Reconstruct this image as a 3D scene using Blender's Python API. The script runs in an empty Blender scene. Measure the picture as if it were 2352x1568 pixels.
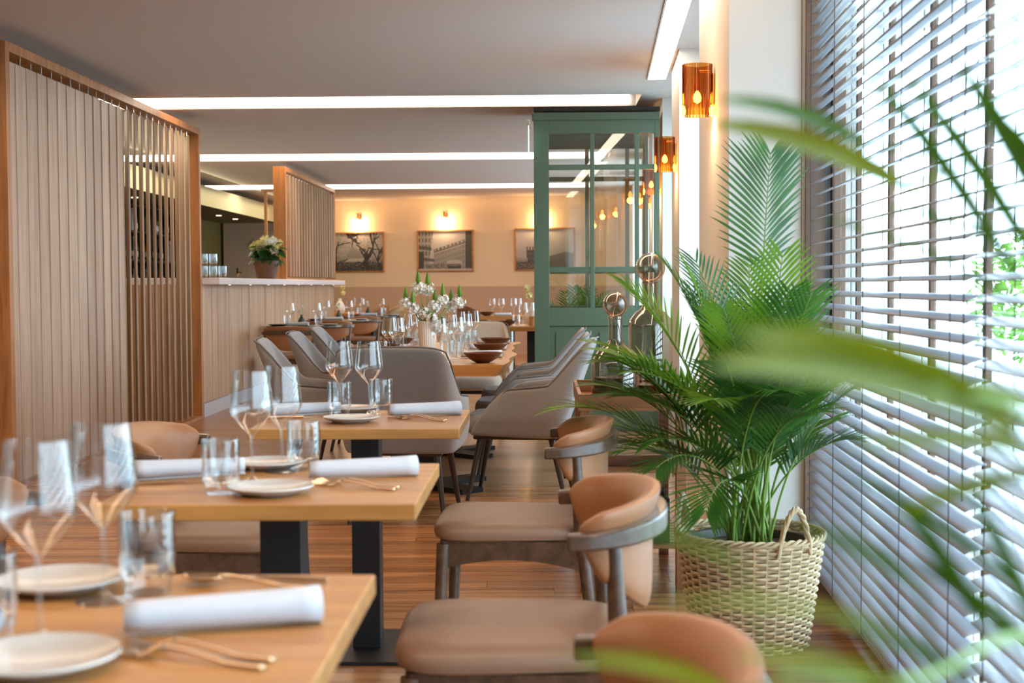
import bpy, math, random
import numpy as np
from mathutils import Matrix, Vector
random.seed(7)
R = math.radians
PI = math.pi
scene = bpy.context.scene
COL = scene.collection

# ------------------------------------------------------------------ camera
cam_d = bpy.data.cameras.new('camera')
cam_d.sensor_width = 36.0
cam_d.lens = 3200.0 / 2352.0 * 36.0
cam_d.clip_start = 0.05
cam_d.dof.use_dof = True
cam_d.dof.focus_distance = 7.0
cam_d.dof.aperture_fstop = 4.8
cam = bpy.data.objects.new('camera', cam_d)
cam.matrix_world = (Matrix.Translation((0, 0, 1.18)) @ Matrix.Rotation(R(1.235), 4, 'Z')
                    @ Matrix.Rotation(R(90 - 2.31), 4, 'X') @ Matrix.Rotation(R(-.3), 4, 'Z'))
COL.objects.link(cam)
scene.camera = cam

# ------------------------------------------------------------------ world, exposure
world = bpy.data.worlds.new('world')
scene.world = world
world.use_nodes = True
wn = world.node_tree.nodes
bg = wn['Background']
bg.inputs[0].default_value = (0.60, 0.81, 1.0, 1)
bg.inputs[1].default_value = 10.0
vs = scene.view_settings
vs.view_transform = 'Standard'
vs.look = 'None'
vs.exposure = 0.2
vs.gamma = 1.0
vs.use_curve_mapping = False
cy = scene.cycles
cy.max_bounces = 6
cy.diffuse_bounces = 3
cy.glossy_bounces = 3
cy.transmission_bounces = 3
cy.transparent_max_bounces = 20
cy.caustics_reflective = False
cy.caustics_refractive = False
cy.use_adaptive_sampling = True
cy.adaptive_threshold = .025
cy.use_light_tree = False
WARM = (1.0, 0.62, 0.33)
LED = (1.0, 0.69, 0.43)
CEIL = 2.69


def area(name, loc, size, power, color, rot=(0, 0, 0), spread=180):
    d = bpy.data.lights.new(name, 'AREA')
    d.shape = 'RECTANGLE'
    d.size, d.size_y = size
    d.energy = power
    d.color = color
    d.spread = R(spread)
    o = bpy.data.objects.new(name, d)
    o.location = loc
    o.rotation_euler = rot
    COL.objects.link(o)
    return o


# ceiling slots: near edge and far face, in Y
SLOTS = [(1.30, 2.00), (6.10, 6.80), (11.16, 11.86), (15.95, 16.80), (20.80, 21.75)]
for a, b in SLOTS:
    area('led_panel_light', (-2.4, (a + b) / 2, CEIL + .075), (6.2, .4), 52, LED)
# cove washing the back wall and the cove over the bar
WS = -.31                                     # back wall: Y = WY - .31 (X + 3.67)
WY = 24.8
WANG = math.atan(WS)
def wall_y(x): return WY + WS * (x + 3.67)
area('cove_light', (-1.9, wall_y(-1.9) - .16, CEIL + .02), (7.4, .1), 170, WARM, (R(25), 0, WANG))
area('bar_cove_light', (-4.52, 18, CEIL - .03), (.1, 12), 60, (1, .86, .55), (0, R(-30), 0))


# ------------------------------------------------------------------ mesh helpers
class MB:
    def __init__(s):
        s.v = []
        s.f = []

    def add(s, vs_, fs):
        o = len(s.v)
        s.v += [tuple(p) for p in vs_]
        s.f += [tuple(i + o for i in f) for f in fs]
        return s

    def box(s, x0, x1, y0, y1, z0, z1):
        return s.add([(x0, y0, z0), (x1, y0, z0), (x1, y1, z0), (x0, y1, z0), (x0, y0, z1), (x1, y0, z1), (x1, y1, z1), (x0, y1, z1)],
                     [(3, 2, 1, 0), (4, 5, 6, 7), (0, 1, 5, 4), (1, 2, 6, 5), (2, 3, 7, 6), (3, 0, 4, 7)])

    def boxm(s, size, m):
        x, y, z = [k / 2 for k in size]
        t = MB().box(-x, x, -y, y, -z, z)
        return s.add([m @ Vector(p) for p in t.v], t.f)

    def tube(s, pts, r, n=8, caps=True, flat=None):
        pts = [Vector(p) for p in pts]
        k = len(pts)
        rs = r if isinstance(r, (list, tuple)) else [r] * k
        vs_, fs = [], []
        up = Vector((0, 0, 1))
        t0 = (pts[1] - pts[0]).normalized()
        if abs(t0.dot(up)) > .95:
            up = Vector((0, 1, 0))
        side = t0.cross(up).normalized()
        for i, p in enumerate(pts):
            t = (pts[min(i + 1, k - 1)] - pts[max(i - 1, 0)]).normalized()
            side = (side - t * side.dot(t)).normalized()
            nrm = side.cross(t).normalized()
            for j in range(n):
                a = 2 * PI * j / n
                fl = flat if flat else 1
                vs_.append(p + side * (math.cos(a) * rs[i]) + nrm * (math.sin(a) * rs[i] * fl))
        for i in range(k - 1):
            for j in range(n):
                a, b = i * n + j, i * n + (j + 1) % n
                fs.append((a, b, b + n, a + n))
        if caps:
            fs.append(tuple(reversed(range(n))))
            fs.append(tuple(range((k - 1) * n, k * n)))
        return s.add(vs_, fs)

    def lathe(s, prof, n=24, c=(0, 0, 0), rib=0, ribn=0, capb=True, capt=False, a0=0, a1=2 * PI):
        full = abs(a1 - a0 - 2 * PI) < 1e-6
        cols = n if full else n + 1
        vs_, fs = [], []
        for r, z in prof:
            for j in range(cols):
                a = a0 + (a1 - a0) * j / n
                rr = r * (1 + (rib * math.cos(a * ribn) if rib else 0))
                vs_.append((c[0] + rr * math.cos(a), c[1] + rr * math.sin(a), c[2] + z))
        for i in range(len(prof) - 1):
            for j in range(n):
                a, b = i * cols + j, i * cols + (j + 1) % cols
                fs.append((a, b, b + cols, a + cols))
        if capb:
            fs.append(tuple(reversed(range(cols))))
        if capt:
            fs.append(tuple(range((len(prof) - 1) * cols, len(prof) * cols)))
        return s.add(vs_, fs)

    def grid(s, fn, nu, nv, closeu=False):
        vs_ = [fn(i / nu, j / nv) for i in range(nu + (0 if closeu else 1)) for j in range(nv + 1)]
        k = nv + 1
        m = nu if closeu else nu + 1
        fs = []
        for i in range(nu):
            for j in range(nv):
                a, b = i * k + j, ((i + 1) % m) * k + j
                fs.append((a, b, b + 1, a + 1))
        return s.add(vs_, fs)

    def mesh(s, name, smooth=False):
        me = bpy.data.meshes.new(name)
        me.from_pydata(s.v, [], s.f)
        if smooth:
            me.polygons.foreach_set('use_smooth', [True] * len(me.polygons))
            me.set_sharp_from_angle(angle=R(38))
        me.update()
        return me

    def build(s, name, m, parent=None, smooth=False, bevel=0, loc=None, rot=None, subsurf=0, solid=0, seg=2):
        me = s.mesh(name, smooth or bool(subsurf))
        me.materials.append(m)
        return link(name, me, parent, loc, rot, bevel, subsurf, solid, seg)


def link(name, me, parent=None, loc=None, rot=None, bevel=0, subsurf=0, solid=0, seg=2):
    o = bpy.data.objects.new(name, me)
    COL.objects.link(o)
    if parent:
        o.parent = parent
    if loc:
        o.location = loc
    if rot:
        o.rotation_euler = rot
    if solid:
        md = o.modifiers.new('solid', 'SOLIDIFY')
        md.thickness = solid
        md.offset = 0
    if bevel:
        md = o.modifiers.new('bevel', 'BEVEL')
        md.width = bevel
        md.segments = seg
        md.limit_method = 'ANGLE'
    if subsurf:
        md = o.modifiers.new('subd', 'SUBSURF')
        md.levels = md.render_levels = subsurf
    return o


def tag(o, label=None, cat=None, group=None, kind=None):
    if label:
        o['label'] = label
    if cat:
        o['category'] = cat
    if group:
        o['group'] = group
    if kind:
        o['kind'] = kind
    return o


def empty(name, loc=(0, 0, 0), rz=0, label=None, cat=None, group=None):
    o = bpy.data.objects.new(name, None)
    o.empty_display_size = .1
    COL.objects.link(o)
    o.location = loc
    o.rotation_euler = (0, 0, rz)
    return tag(o, label, cat, group)


KIDS = {}
def kids(o):
    return [c for c in bpy.data.objects if c.parent == o]


def copy_tree(o, loc=None, rz=None, label=None, group=None, parent=None):
    c = o.copy()
    COL.objects.link(c)
    if parent is not None:
        c.parent = parent
    if loc is not None:
        c.location = loc
    if rz is not None:
        c.rotation_euler = (0, 0, rz)
    tag(c, label, None, group)
    key = o.name
    if key not in KIDS:
        KIDS[key] = kids(o)
    for ch in KIDS[key]:
        copy_tree(ch, parent=c)
    return c


class Maker:
    """first call uses the prototype itself, later calls copy it"""
    def __init__(s, proto):
        s.p = proto
        s.used = False

    def __call__(s, loc, rz, label, group=None):
        if not s.used:
            s.used = True
            s.p.location = loc
            s.p.rotation_euler = (0, 0, rz)
            tag(s.p, label, None, group)
            return s.p
        return copy_tree(s.p, loc, rz, label, group)


# ------------------------------------------------------------------ materials
def new_mat(name):
    m = bpy.data.materials.new(name)
    m.use_nodes = True
    nt = m.node_tree
    b = nt.nodes['Principled BSDF']
    return m, nt, b


def plain(name, col, rough=.6, metal=0, noise=0, nscale=8, bump=0, bscale=200, spec=.5, sheen=0, stretch=(1, 1, 1), emit=0, coat=0):
    m, nt, b = new_mat(name)
    b.inputs['Base Color'].default_value = (*col, 1)
    b.inputs['Roughness'].default_value = rough
    b.inputs['Metallic'].default_value = metal
    b.inputs['Specular IOR Level'].default_value = spec
    if sheen:
        b.inputs['Sheen Weight'].default_value = sheen
    if coat:
        b.inputs['Coat Weight'].default_value = coat
        b.inputs['Coat Roughness'].default_value = .15
    if emit:
        b.inputs['Emission Color'].default_value = (*col, 1)
        b.inputs['Emission Strength'].default_value = emit
    if noise or bump:
        tc = nt.nodes.new('ShaderNodeTexCoord')
        mp = nt.nodes.new('ShaderNodeMapping')
        mp.inputs['Scale'].default_value = stretch
        nt.links.new(tc.outputs['Object'], mp.inputs[0])
    if noise:
        n = nt.nodes.new('ShaderNodeTexNoise')
        n.inputs['Scale'].default_value = nscale
        n.inputs['Detail'].default_value = 4
        nt.links.new(mp.outputs[0], n.inputs[0])
        mx = nt.nodes.new('ShaderNodeMix')
        mx.data_type = 'RGBA'
        mx.inputs[6].default_value = (*[c * (1 - noise) for c in col], 1)
        mx.inputs[7].default_value = (*[min(1, c * (1 + noise)) for c in col], 1)
        nt.links.new(n.outputs[0], mx.inputs[0])
        nt.links.new(mx.outputs[2], b.inputs['Base Color'])
    if bump:
        n2 = nt.nodes.new('ShaderNodeTexNoise')
        n2.inputs['Scale'].default_value = bscale
        n2.inputs['Detail'].default_value = 3
        nt.links.new(mp.outputs[0], n2.inputs[0])
        bp = nt.nodes.new('ShaderNodeBump')
        bp.inputs['Strength'].default_value = bump
        bp.inputs['Distance'].default_value = .002
        nt.links.new(n2.outputs[0], bp.inputs['Height'])
        nt.links.new(bp.outputs[0], b.inputs['Normal'])
    return m


def wood(name, c1, c2, axis='X', rough=.42, scale=1.0, vary=.18, spec=.5, fine=.35, coat=0):
    """grain runs along the given local axis; each object shifts by its random number"""
    m, nt, b = new_mat(name)
    N, L = nt.nodes, nt.links
    tc = N.new('ShaderNodeTexCoord')
    oi = N.new('ShaderNodeObjectInfo')
    sc = N.new('ShaderNodeVectorMath')
    sc.operation = 'SCALE'
    cmb = N.new('ShaderNodeCombineXYZ')
    for i in range(3):
        L.new(oi.outputs['Random'], cmb.inputs[i])
    L.new(cmb.outputs[0], sc.inputs[0])
    sc.inputs['Scale'].default_value = 37
    ad = N.new('ShaderNodeVectorMath')
    ad.operation = 'ADD'
    L.new(tc.outputs['Object'], ad.inputs[0])
    L.new(sc.outputs[0], ad.inputs[1])
    mp = N.new('ShaderNodeMapping')
    st = {'X': (.9, 11, 11), 'Y': (11, .9, 11), 'Z': (11, 11, .9)}[axis]
    mp.inputs['Scale'].default_value = [k * scale for k in st]
    L.new(ad.outputs[0], mp.inputs[0])
    n1 = N.new('ShaderNodeTexNoise')
    n1.inputs['Scale'].default_value = 1.6
    n1.inputs['Detail'].default_value = 6
    n1.inputs['Distortion'].default_value = .6
    L.new(mp.outputs[0], n1.inputs[0])
    n2 = N.new('ShaderNodeTexNoise')
    n2.inputs['Scale'].default_value = 9
    n2.inputs['Detail'].default_value = 3
    L.new(mp.outputs[0], n2.inputs[0])
    mixn = N.new('ShaderNodeMath')
    mixn.operation = 'MULTIPLY_ADD'
    L.new(n2.outputs[0], mixn.inputs[0])
    mixn.inputs[1].default_value = fine
    L.new(n1.outputs[0], mixn.inputs[2])
    rp = N.new('ShaderNodeValToRGB')
    rp.color_ramp.elements[0].position = .42
    rp.color_ramp.elements[1].position = .86
    rp.color_ramp.elements[0].color = (*c1, 1)
    rp.color_ramp.elements[1].color = (*c2, 1)
    L.new(mixn.outputs[0], rp.inputs[0])
    hsv = N.new('ShaderNodeHueSaturation')
    mr = N.new('ShaderNodeMapRange')
    mr.inputs[3].default_value = 1 - vary
    mr.inputs[4].default_value = 1 + vary
    L.new(oi.outputs['Random'], mr.inputs[0])
    L.new(mr.outputs[0], hsv.inputs['Value'])
    L.new(rp.outputs[0], hsv.inputs['Color'])
    L.new(hsv.outputs[0], b.inputs['Base Color'])
    b.inputs['Roughness'].default_value = rough
    b.inputs['Specular IOR Level'].default_value = spec
    if coat:
        b.inputs['Coat Weight'].default_value = coat
        b.inputs['Coat Roughness'].default_value = .2
    bp = N.new('ShaderNodeBump')
    bp.inputs['Strength'].default_value = .15
    bp.inputs['Distance'].default_value = .001
    L.new(n2.outputs[0], bp.inputs['Height'])
    L.new(bp.outputs[0], b.inputs['Normal'])
    return m


def thin_glass(name, tint=(1, 1, 1), base=.03, edge=.75, power=3.0, rough=.0, gcol=(1, 1, 1)):
    m = bpy.data.materials.new(name)
    m.use_nodes = True
    nt = m.node_tree
    N, L = nt.nodes, nt.links
    N.clear()
    out = N.new('ShaderNodeOutputMaterial')
    tr = N.new('ShaderNodeBsdfTransparent')
    tr.inputs[0].default_value = (*tint, 1)
    gl = N.new('ShaderNodeBsdfGlossy')
    gl.inputs['Color'].default_value = (*gcol, 1)
    gl.inputs['Roughness'].default_value = rough
    lw = N.new('ShaderNodeLayerWeight')
    lw.inputs[0].default_value = .5
    pw = N.new('ShaderNodeMath')
    pw.operation = 'POWER'
    pw.inputs[1].default_value = power
    L.new(lw.outputs['Facing'], pw.inputs[0])
    ma = N.new('ShaderNodeMath')
    ma.operation = 'MULTIPLY_ADD'
    ma.inputs[1].default_value = edge
    ma.inputs[2].default_value = base
    ma.use_clamp = True
    L.new(pw.outputs[0], ma.inputs[0])
    mx = N.new('ShaderNodeMixShader')
    L.new(ma.outputs[0], mx.inputs[0])
    L.new(tr.outputs[0], mx.inputs[1])
    L.new(gl.outputs[0], mx.inputs[2])
    L.new(mx.outputs[0], out.inputs[0])
    return m


def emission(name, col, strength):
    m = bpy.data.materials.new(name)
    m.use_nodes = True
    nt = m.node_tree
    nt.nodes.clear()
    out = nt.nodes.new('ShaderNodeOutputMaterial')
    e = nt.nodes.new('ShaderNodeEmission')
    e.inputs[0].default_value = (*col, 1)
    e.inputs[1].default_value = strength
    nt.links.new(e.outputs[0], out.inputs[0])
    m.cycles.emission_sampling = 'NONE'
    return m


def leafmat(name, c1, c2, rough=.4):
    m, nt, b = new_mat(name)
    N, L = nt.nodes, nt.links
    tc = N.new('ShaderNodeTexCoord')
    n = N.new('ShaderNodeTexNoise')
    n.inputs['Scale'].default_value = 5
    n.inputs['Detail'].default_value = 3
    L.new(tc.outputs['Object'], n.inputs[0])
    rp = N.new('ShaderNodeValToRGB')
    rp.color_ramp.elements[0].position = .35
    rp.color_ramp.elements[1].position = .68
    rp.color_ramp.elements[0].color = (*c1, 1)
    rp.color_ramp.elements[1].color = (*c2, 1)
    L.new(n.outputs[0], rp.inputs[0])
    L.new(rp.outputs[0], b.inputs['Base Color'])
    b.inputs['Roughness'].default_value = rough
    tl = N.new('ShaderNodeBsdfTranslucent')
    L.new(rp.outputs[0], tl.inputs[0])
    mx = N.new('ShaderNodeMixShader')
    mx.inputs[0].default_value = .45
    out = nt.nodes['Material Output']
    L.new(b.outputs[0], mx.inputs[1])
    L.new(tl.outputs[0], mx.inputs[2])
    L.new(mx.outputs[0], out.inputs[0])
    return m


M = {}
M['ceiling'] = plain('ceiling_paint', (.64, .60, .575), .9)
M['wall'] = plain('wall_paint', (.80, .77, .72), .85, bump=.15, bscale=60)
M['backwall'] = plain('cream_paint', (.80, .62, .42), .85)
M['dado'] = plain('taupe_paint', (.55, .375, .265), .8)
M['floor'] = wood('floor_board', (.22, .085, .032), (.50, .24, .10), 'X', .22, 1.0, .22, .5)
M['oak'] = wood('oak_top', (.31, .12, .028), (.54, .25, .068), 'X', .36, 1.0, .05, .45)
M['oak_y'] = wood('oak_long', (.30, .12, .04), (.52, .25, .09), 'Y', .36, .8, .05, .45)
M['louver'] = wood('pale_louver', (.37, .245, .17), (.53, .38, .275), 'Z', .5, 1.0, .12, .4)
M['frame'] = wood('brown_frame', (.26, .10, .03), (.50, .22, .075), 'Z', .42, .9, .12)
M['barboard'] = wood('bar_board', (.37, .21, .12), (.57, .36, .22), 'Z', .45, 1.0, .10)
M['darkwood'] = wood('dark_walnut', (.055, .026, .014), (.12, .062, .036), 'X', .25, 1.2, .05, .6, coat=.3)
M['cartwood'] = wood('cart_wood', (.20, .075, .03), (.36, .15, .065), 'X', .4, 1.2, .08)
M['bowlwood'] = wood('bowl_wood', (.07, .022, .012), (.17, .06, .03), 'X', .3, 2, .08)
M['cabinet'] = wood('red_cabinet', (.16, .045, .015), (.30, .10, .035), 'Z', .35, 1, .1)
M['leather'] = plain('tan_leather', (.37, .155, .065), .42, noise=.12, nscale=5, bump=.25, bscale=180, spec=.45)
M['leather_seat'] = plain('taupe_leather', (.275, .148, .09), .40, noise=.10, nscale=4, bump=.3, bscale=160, spec=.45)
M['leather_brown'] = plain('brown_leather', (.20, .075, .03), .4, noise=.15, nscale=6)
M['mustard'] = plain('mustard_leather', (.36, .20, .06), .45, noise=.12, nscale=6)
M['fabric'] = plain('grey_fabric', (.285, .272, .268), .9, noise=.22, nscale=160, bump=.6, bscale=420, spec=.2, sheen=.3)
M['piping'] = plain('grey_piping', (.17, .16, .155), .9)
M['beige_fabric'] = plain('beige_fabric', (.50, .42, .34), .9, noise=.2, nscale=120, bump=.4, bscale=300)
M['black'] = plain('black_steel', (.012, .012, .014), .45, metal=.2, spec=.5, noise=.2, nscale=20)
M['legblack'] = plain('leg_dark', (.035, .025, .022), .3, spec=.6)
M['gold'] = plain('gold_cutlery', (.92, .68, .44), .16, metal=1)
M['linen'] = plain('white_linen', (.62, .63, .68), .85, noise=.05, nscale=60, bump=.3, bscale=500, sheen=.2)
M['ceramic'] = plain('ceramic', (.60, .55, .50), .22, spec=.5, noise=.06, nscale=30)
M['vase'] = plain('vase_ceramic', (.72, .68, .62), .45)
M['green'] = plain('green_paint', (.085, .14, .092), .45, noise=.05, nscale=6, spec=.45)
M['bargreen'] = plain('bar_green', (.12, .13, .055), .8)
M['dark'] = plain('dark_finish_shade', (.018, .02, .014), .8)  # dark finish of shelving and crate, also the doorway's painted shade
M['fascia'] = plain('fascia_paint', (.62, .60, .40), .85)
M['beige'] = plain('beige_panel', (.46, .39, .30), .8)
M['marble'] = plain('white_stone', (.70, .66, .66), .3, noise=.06, nscale=14)
M['plinth'] = plain('steel_plinth', (.62, .62, .66), .3, metal=.2)
M['darkroof'] = plain('dark_roof', (.03, .025, .022), .8)
M['glass'] = thin_glass('clear_glass', (.97, .98, .98), .075, .88, 2.4)
M['tumbler'] = thin_glass('tumbler_glass', (.96, .97, .97), .07, .80, 2.4)
M['pane'] = thin_glass('window_pane', (.95, .97, .96), .05, .6, 3.5)
M['smoke'] = thin_glass('smoked_glass', (.68, .60, .53), .10, .8, 2.0, gcol=(1, .93, .85))
M['amber'] = thin_glass('amber_glass', (.62, .29, .07), .10, .6, 2.0, gcol=(1, .75, .5))
M['sconce_clear'] = thin_glass('clear_ribbed_glass', (.95, .88, .78), .08, .6, 2.5)
M['liquid'] = plain('dark_liquid', (.035, .02, .015), .15)
M['brass'] = plain('brass', (.60, .36, .14), .25, metal=1)
M['steel'] = plain('steel', (.6, .6, .6), .25, metal=1)
M['bulb'] = emission('warm_bulb', (1, .62, .22), 28)
M['bulb2'] = emission('bright_bulb', (1, .80, .55), 60)
M['led'] = emission('led_diffuser', (1, .90, .80), 5.5)
M['ledspot'] = emission('downlight', (1, .85, .65), 2.2)
M['slat'] = plain('blind_slat', (.35, .36, .40), .28, spec=.6, noise=.10, nscale=6, stretch=(6, .4, 6))
M['cord'] = plain('blind_cord', (.06, .05, .05), .8)
M['winframe'] = wood('window_wood', (.10, .05, .03), (.20, .105, .06), 'Z', .5, 1, .05)
M['white'] = plain('white_plastic', (.8, .8, .8), .4)
M['rattan'] = plain('rattan', (.64, .47, .27), .5, noise=.22, nscale=26)
M['wicker_brown'] = plain('brown_wicker', (.13, .052, .02), .5, noise=.3, nscale=40)
M['soil'] = plain('soil', (.03, .02, .012), .95, noise=.4, nscale=30)
M['palm'] = leafmat('palm_leaf', (.03, .12, .015), (.11, .30, .035))
M['palm_pale'] = leafmat('palm_leaf_light', (.10, .26, .02), (.24, .44, .04))  # paler leaf green, picked at random among the fronds and used for shrubs
M['palm_dark'] = leafmat('palm_leaf_dark', (.02, .09, .02), (.07, .21, .04))
M['near_leaf'] = leafmat('near_palm_leaf', (.10, .15, .002), (.20, .235, .004))
M['near_leaf_green'] = leafmat('near_palm_leaf_green', (.03, .085, .004), (.075, .16, .008))
M['stem'] = plain('palm_stem', (.20, .34, .05), .4, noise=.25, nscale=9)
M['leaf'] = leafmat('round_leaf', (.012, .06, .012), (.05, .16, .03))
M['bud'] = leafmat('green_bud', (.10, .26, .02), (.28, .46, .06))
M['petal'] = plain('white_petal', (.85, .85, .80), .6)
M['petal_yellow'] = plain('cream_petal', (.80, .74, .36), .6)
M['greenglaze'] = plain('green_glaze', (.05, .085, .06), .15, noise=.5, nscale=14)
M['orange'] = plain('orange_wood', (.50, .22, .06), .5)
M['paving'] = plain('outdoor_paving', (.62, .62, .60), .9, noise=.08, nscale=2)
M['paper'] = plain('menu_paper', (.55, .42, .32), .7)


def attr_mat(name):
    m, nt, b = new_mat(name)
    a = nt.nodes.new('ShaderNodeAttribute')
    a.attribute_name = 'print'
    nt.links.new(a.outputs['Color'], b.inputs['Base Color'])
    b.inputs['Roughness'].default_value = .5
    return m


M['print'] = attr_mat('photo_print')


def floor_tile_mat():
    """boards too far away to pick apart"""
    m, nt, b = new_mat('far_floor')
    N, L = nt.nodes, nt.links
    tc = N.new('ShaderNodeTexCoord')
    br = N.new('ShaderNodeTexBrick')
    br.offset = .37
    br.inputs['Scale'].default_value = 1
    br.inputs['Brick Width'].default_value = 1.5
    br.inputs['Row Height'].default_value = .1
    br.inputs['Mortar Size'].default_value = .0015
    br.inputs['Color1'].default_value = (.40, .20, .092, 1)
    br.inputs['Color2'].default_value = (.27, .13, .056, 1)
    br.inputs['Mortar'].default_value = (.06, .03, .015, 1)
    L.new(tc.outputs['Object'], br.inputs[0])
    L.new(br.outputs[0], b.inputs['Base Color'])
    b.inputs['Roughness'].default_value = .28
    return m


M['farfloor'] = floor_tile_mat()

# ------------------------------------------------------------------ setting: floor, ceiling, walls
PX0, PX1, PY0, PY1 = -3.9, 1.3, 2.2, 8.2
fl = MB()
fl.box(-6.2, 1.5, -3, PY0, -.1, 0).box(-6.2, PX0, PY0, PY1, -.1, 0).box(PX1, 1.5, PY0, PY1, -.1, 0)
fl.box(-6.2, 2.2, PY1, 26.5, -.1, 0).box(PX0, PX1, PY0, PY1, -.1, -.012)
floor = fl.build('floor', M['farfloor'])
tag(floor, kind='structure')
pw = .1
plank_me = MB().box(-.749, .749, -.0488, .0488, 0, .0122).mesh('plank')
plank_me.materials.append(M['floor'])
for r in range(int(round((PY1 - PY0) / pw))):
    off = random.uniform(0, 1.5)
    x = PX0 - off
    while x < PX1 - .02:
        a, b = max(x, PX0), min(x + 1.5, PX1)
        if b - a > .06 and not (b < -3.3):
            o = link('plank', plank_me, floor, ((a + b) / 2, PY0 + (r + .5) * pw, -.0122))
            o.scale.x = (b - a) / 1.5
        x += 1.5

ce = MB()
prev = -3
for a, b in SLOTS:
    ce.box(-6.2, 2.3, prev, a, CEIL, CEIL + .2)
    ce.box(.80, 2.3, a, b, CEIL, CEIL + .2)
    ce.box(-6.2, -5.55, a, b, CEIL, CEIL + .2)
    ce.box(-5.55, .80, a, b, CEIL + .10, CEIL + .2)
    prev = b
ce.box(-6.2, 2.3, prev, 26.5, CEIL, CEIL + .2)
ceiling = ce.build('ceiling', M['ceiling'])
tag(ceiling, kind='structure')
# glowing diffuser on the far face of every slot
led_names = ['first', 'second', 'third', 'fourth', 'fifth']
led_lab = {2: 'long white light strip across the ceiling above the green glazed partition',
           3: 'middle of the white light strips crossing the ceiling, ending behind the green partition',
           4: 'farthest white light strip across the ceiling, in front of the picture wall',
           1: 'white ceiling light strip just above the top of the picture',
           0: 'white ceiling light strip over the nearest table'}
for k, (a, b) in enumerate(SLOTS):
    r = empty('light_strip', (0, b, CEIL), 0, led_lab[k], 'ceiling light', 'light strips across the ceiling')
    MB().box(-5.54, .745, -.02, -.002, .006, .092).build('diffuser', M['led'], r)
    MB().box(-5.54, .79, -.03, -.021, .0, .006).build('trim', M['ceiling'], r)
# strip running along the right wall
WR = -.0406
WX = .522
def RWp(u, s, z=0):
    return (WX + u * math.cos(WR) - s * math.sin(WR), u * math.sin(WR) + s * math.cos(WR), z)
r = empty('light_strip', (WX, 0, CEIL), WR, 'wide white light strip running along the right wall above the wall lamps', 'ceiling light')
MB().box(-.155, -.025, 1.0, 10.33, -.006, -.001).build('diffuser', M['led'], r)
MB().box(-.165, -.155, 1.0, 10.33, -.008, -.001).box(-.025, -.015, 1.0, 10.33, -.008, -.001).build('trim', M['ceiling'], r)
area('led_panel_light', RWp(-.09, 5.6, CEIL - .012), (.12, 9.0), 18, LED, (0, 0, WR))

# back wall (oblique)
wl = math.hypot(8, 8 * WS)
wb = MB()
wb.box(-2.6, 6.4, 0, .2, 0, CEIL)
o = wb.build('wall_back', M['backwall'], None, loc=(-3.67, WY, 0), rot=(0, 0, WANG))
tag(o, kind='structure')
MB().box(-2.6, 6.4, -.012, 0, 0, 1.165).build('dado_panel', M['dado'], o)
# wall behind the bar
wl_ = MB().box(-6.0, -5.75, -3, 26.5, 0, CEIL)
o = tag(wl_.build('wall_left', M['bargreen']), kind='structure')
MB().box(-5.748, -5.735, 21.2, 23.2, 0, 2.05).build('opening_shade', M['dark'], o)  # near-black sheet on the wall; the doorway's shade is put into its colour
o = tag(MB().box(-6, 1.6, -3.2, -3.0, 0, CEIL).build('wall_front', M['wall']), kind='structure')
# bulkhead over the bar: lit fascia, dark green soffit
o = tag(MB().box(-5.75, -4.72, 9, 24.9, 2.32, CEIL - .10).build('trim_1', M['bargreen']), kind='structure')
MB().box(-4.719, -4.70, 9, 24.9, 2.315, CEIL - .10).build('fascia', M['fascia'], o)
for y in (17.6, 20.5, 22.2, 23.4):
    MB().lathe([(.045, 0), (.045, -.01), (.0, -.01)], 12, (-5.15, y, 2.32), capb=False).build('downlight', M['ledspot'], o)
# beige wall panel at the bar's far end
o = tag(MB().box(-5.70, -3.72, 24.9, 25.0, 0, 2.32).build('wall_bar_end', M['beige']), kind='structure')
o = tag(MB().lathe([(.095, 0), (.095, .02), (.085, .03), (0, .03)], 20).build('wall_clock', M['beige'], smooth=True, loc=(-5.12, 24.9, 1.93), rot=(R(90), 0, 0)),
        'small round beige disc on the wall at the far end of the bar', 'clock')
r = empty('security_camera', (-4.42, 24.88, 2.22), 0, 'small white security camera high on the wall behind the bar', 'camera')
MB().box(-.05, .05, -.06, .0, -.04, .05).build('housing', M['white'], r, bevel=.02)
MB().lathe([(.035, 0), (.035, .03), (0, .035)], 14).build('lens', M['black'], r, smooth=True, loc=(0, -.06, 0), rot=(R(90), 0, 0))

# right wall: pilasters between window bays (own frame: u out of the room, s along the wall)
PIL = [(5.61, 7.26), (9.03, 9.94), (11.40, 12.30), (13.5, 14.4), (16.0, 16.9), (18.6, 19.5), (21.2, 23.6)]
wr = MB()
for a, b in PIL:
    wr.box(0, .52, a, b, 0, CEIL)
wr.box(0, .52, -3, -1.4, 0, CEIL)
bays = [(-1.4, 5.61)] + [(PIL[i][1], PIL[i + 1][0]) for i in range(len(PIL) - 1)]
for k, (a, b) in enumerate(bays):
    wr.box(.36, .52, a, b, 0, .06)
    wr.box(.30, .52, a, b, CEIL - .12, CEIL)
    if k >= 1:
        wr.box(.30, .52, a, b, 0, .55)
wall_r = wr.build('wall_right', M['wall'], loc=(WX, 0, 0), rot=(0, 0, WR))
tag(wall_r, kind='structure')
bb = MB()
for a, b in PIL:
    bb.box(-.012, .3, a - .012, b + .012, 0, .09)
tag(bb.build('baseboard_right', M['wall'], loc=(WX, 0, 0), rot=(0, 0, WR)), kind='structure')
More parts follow.
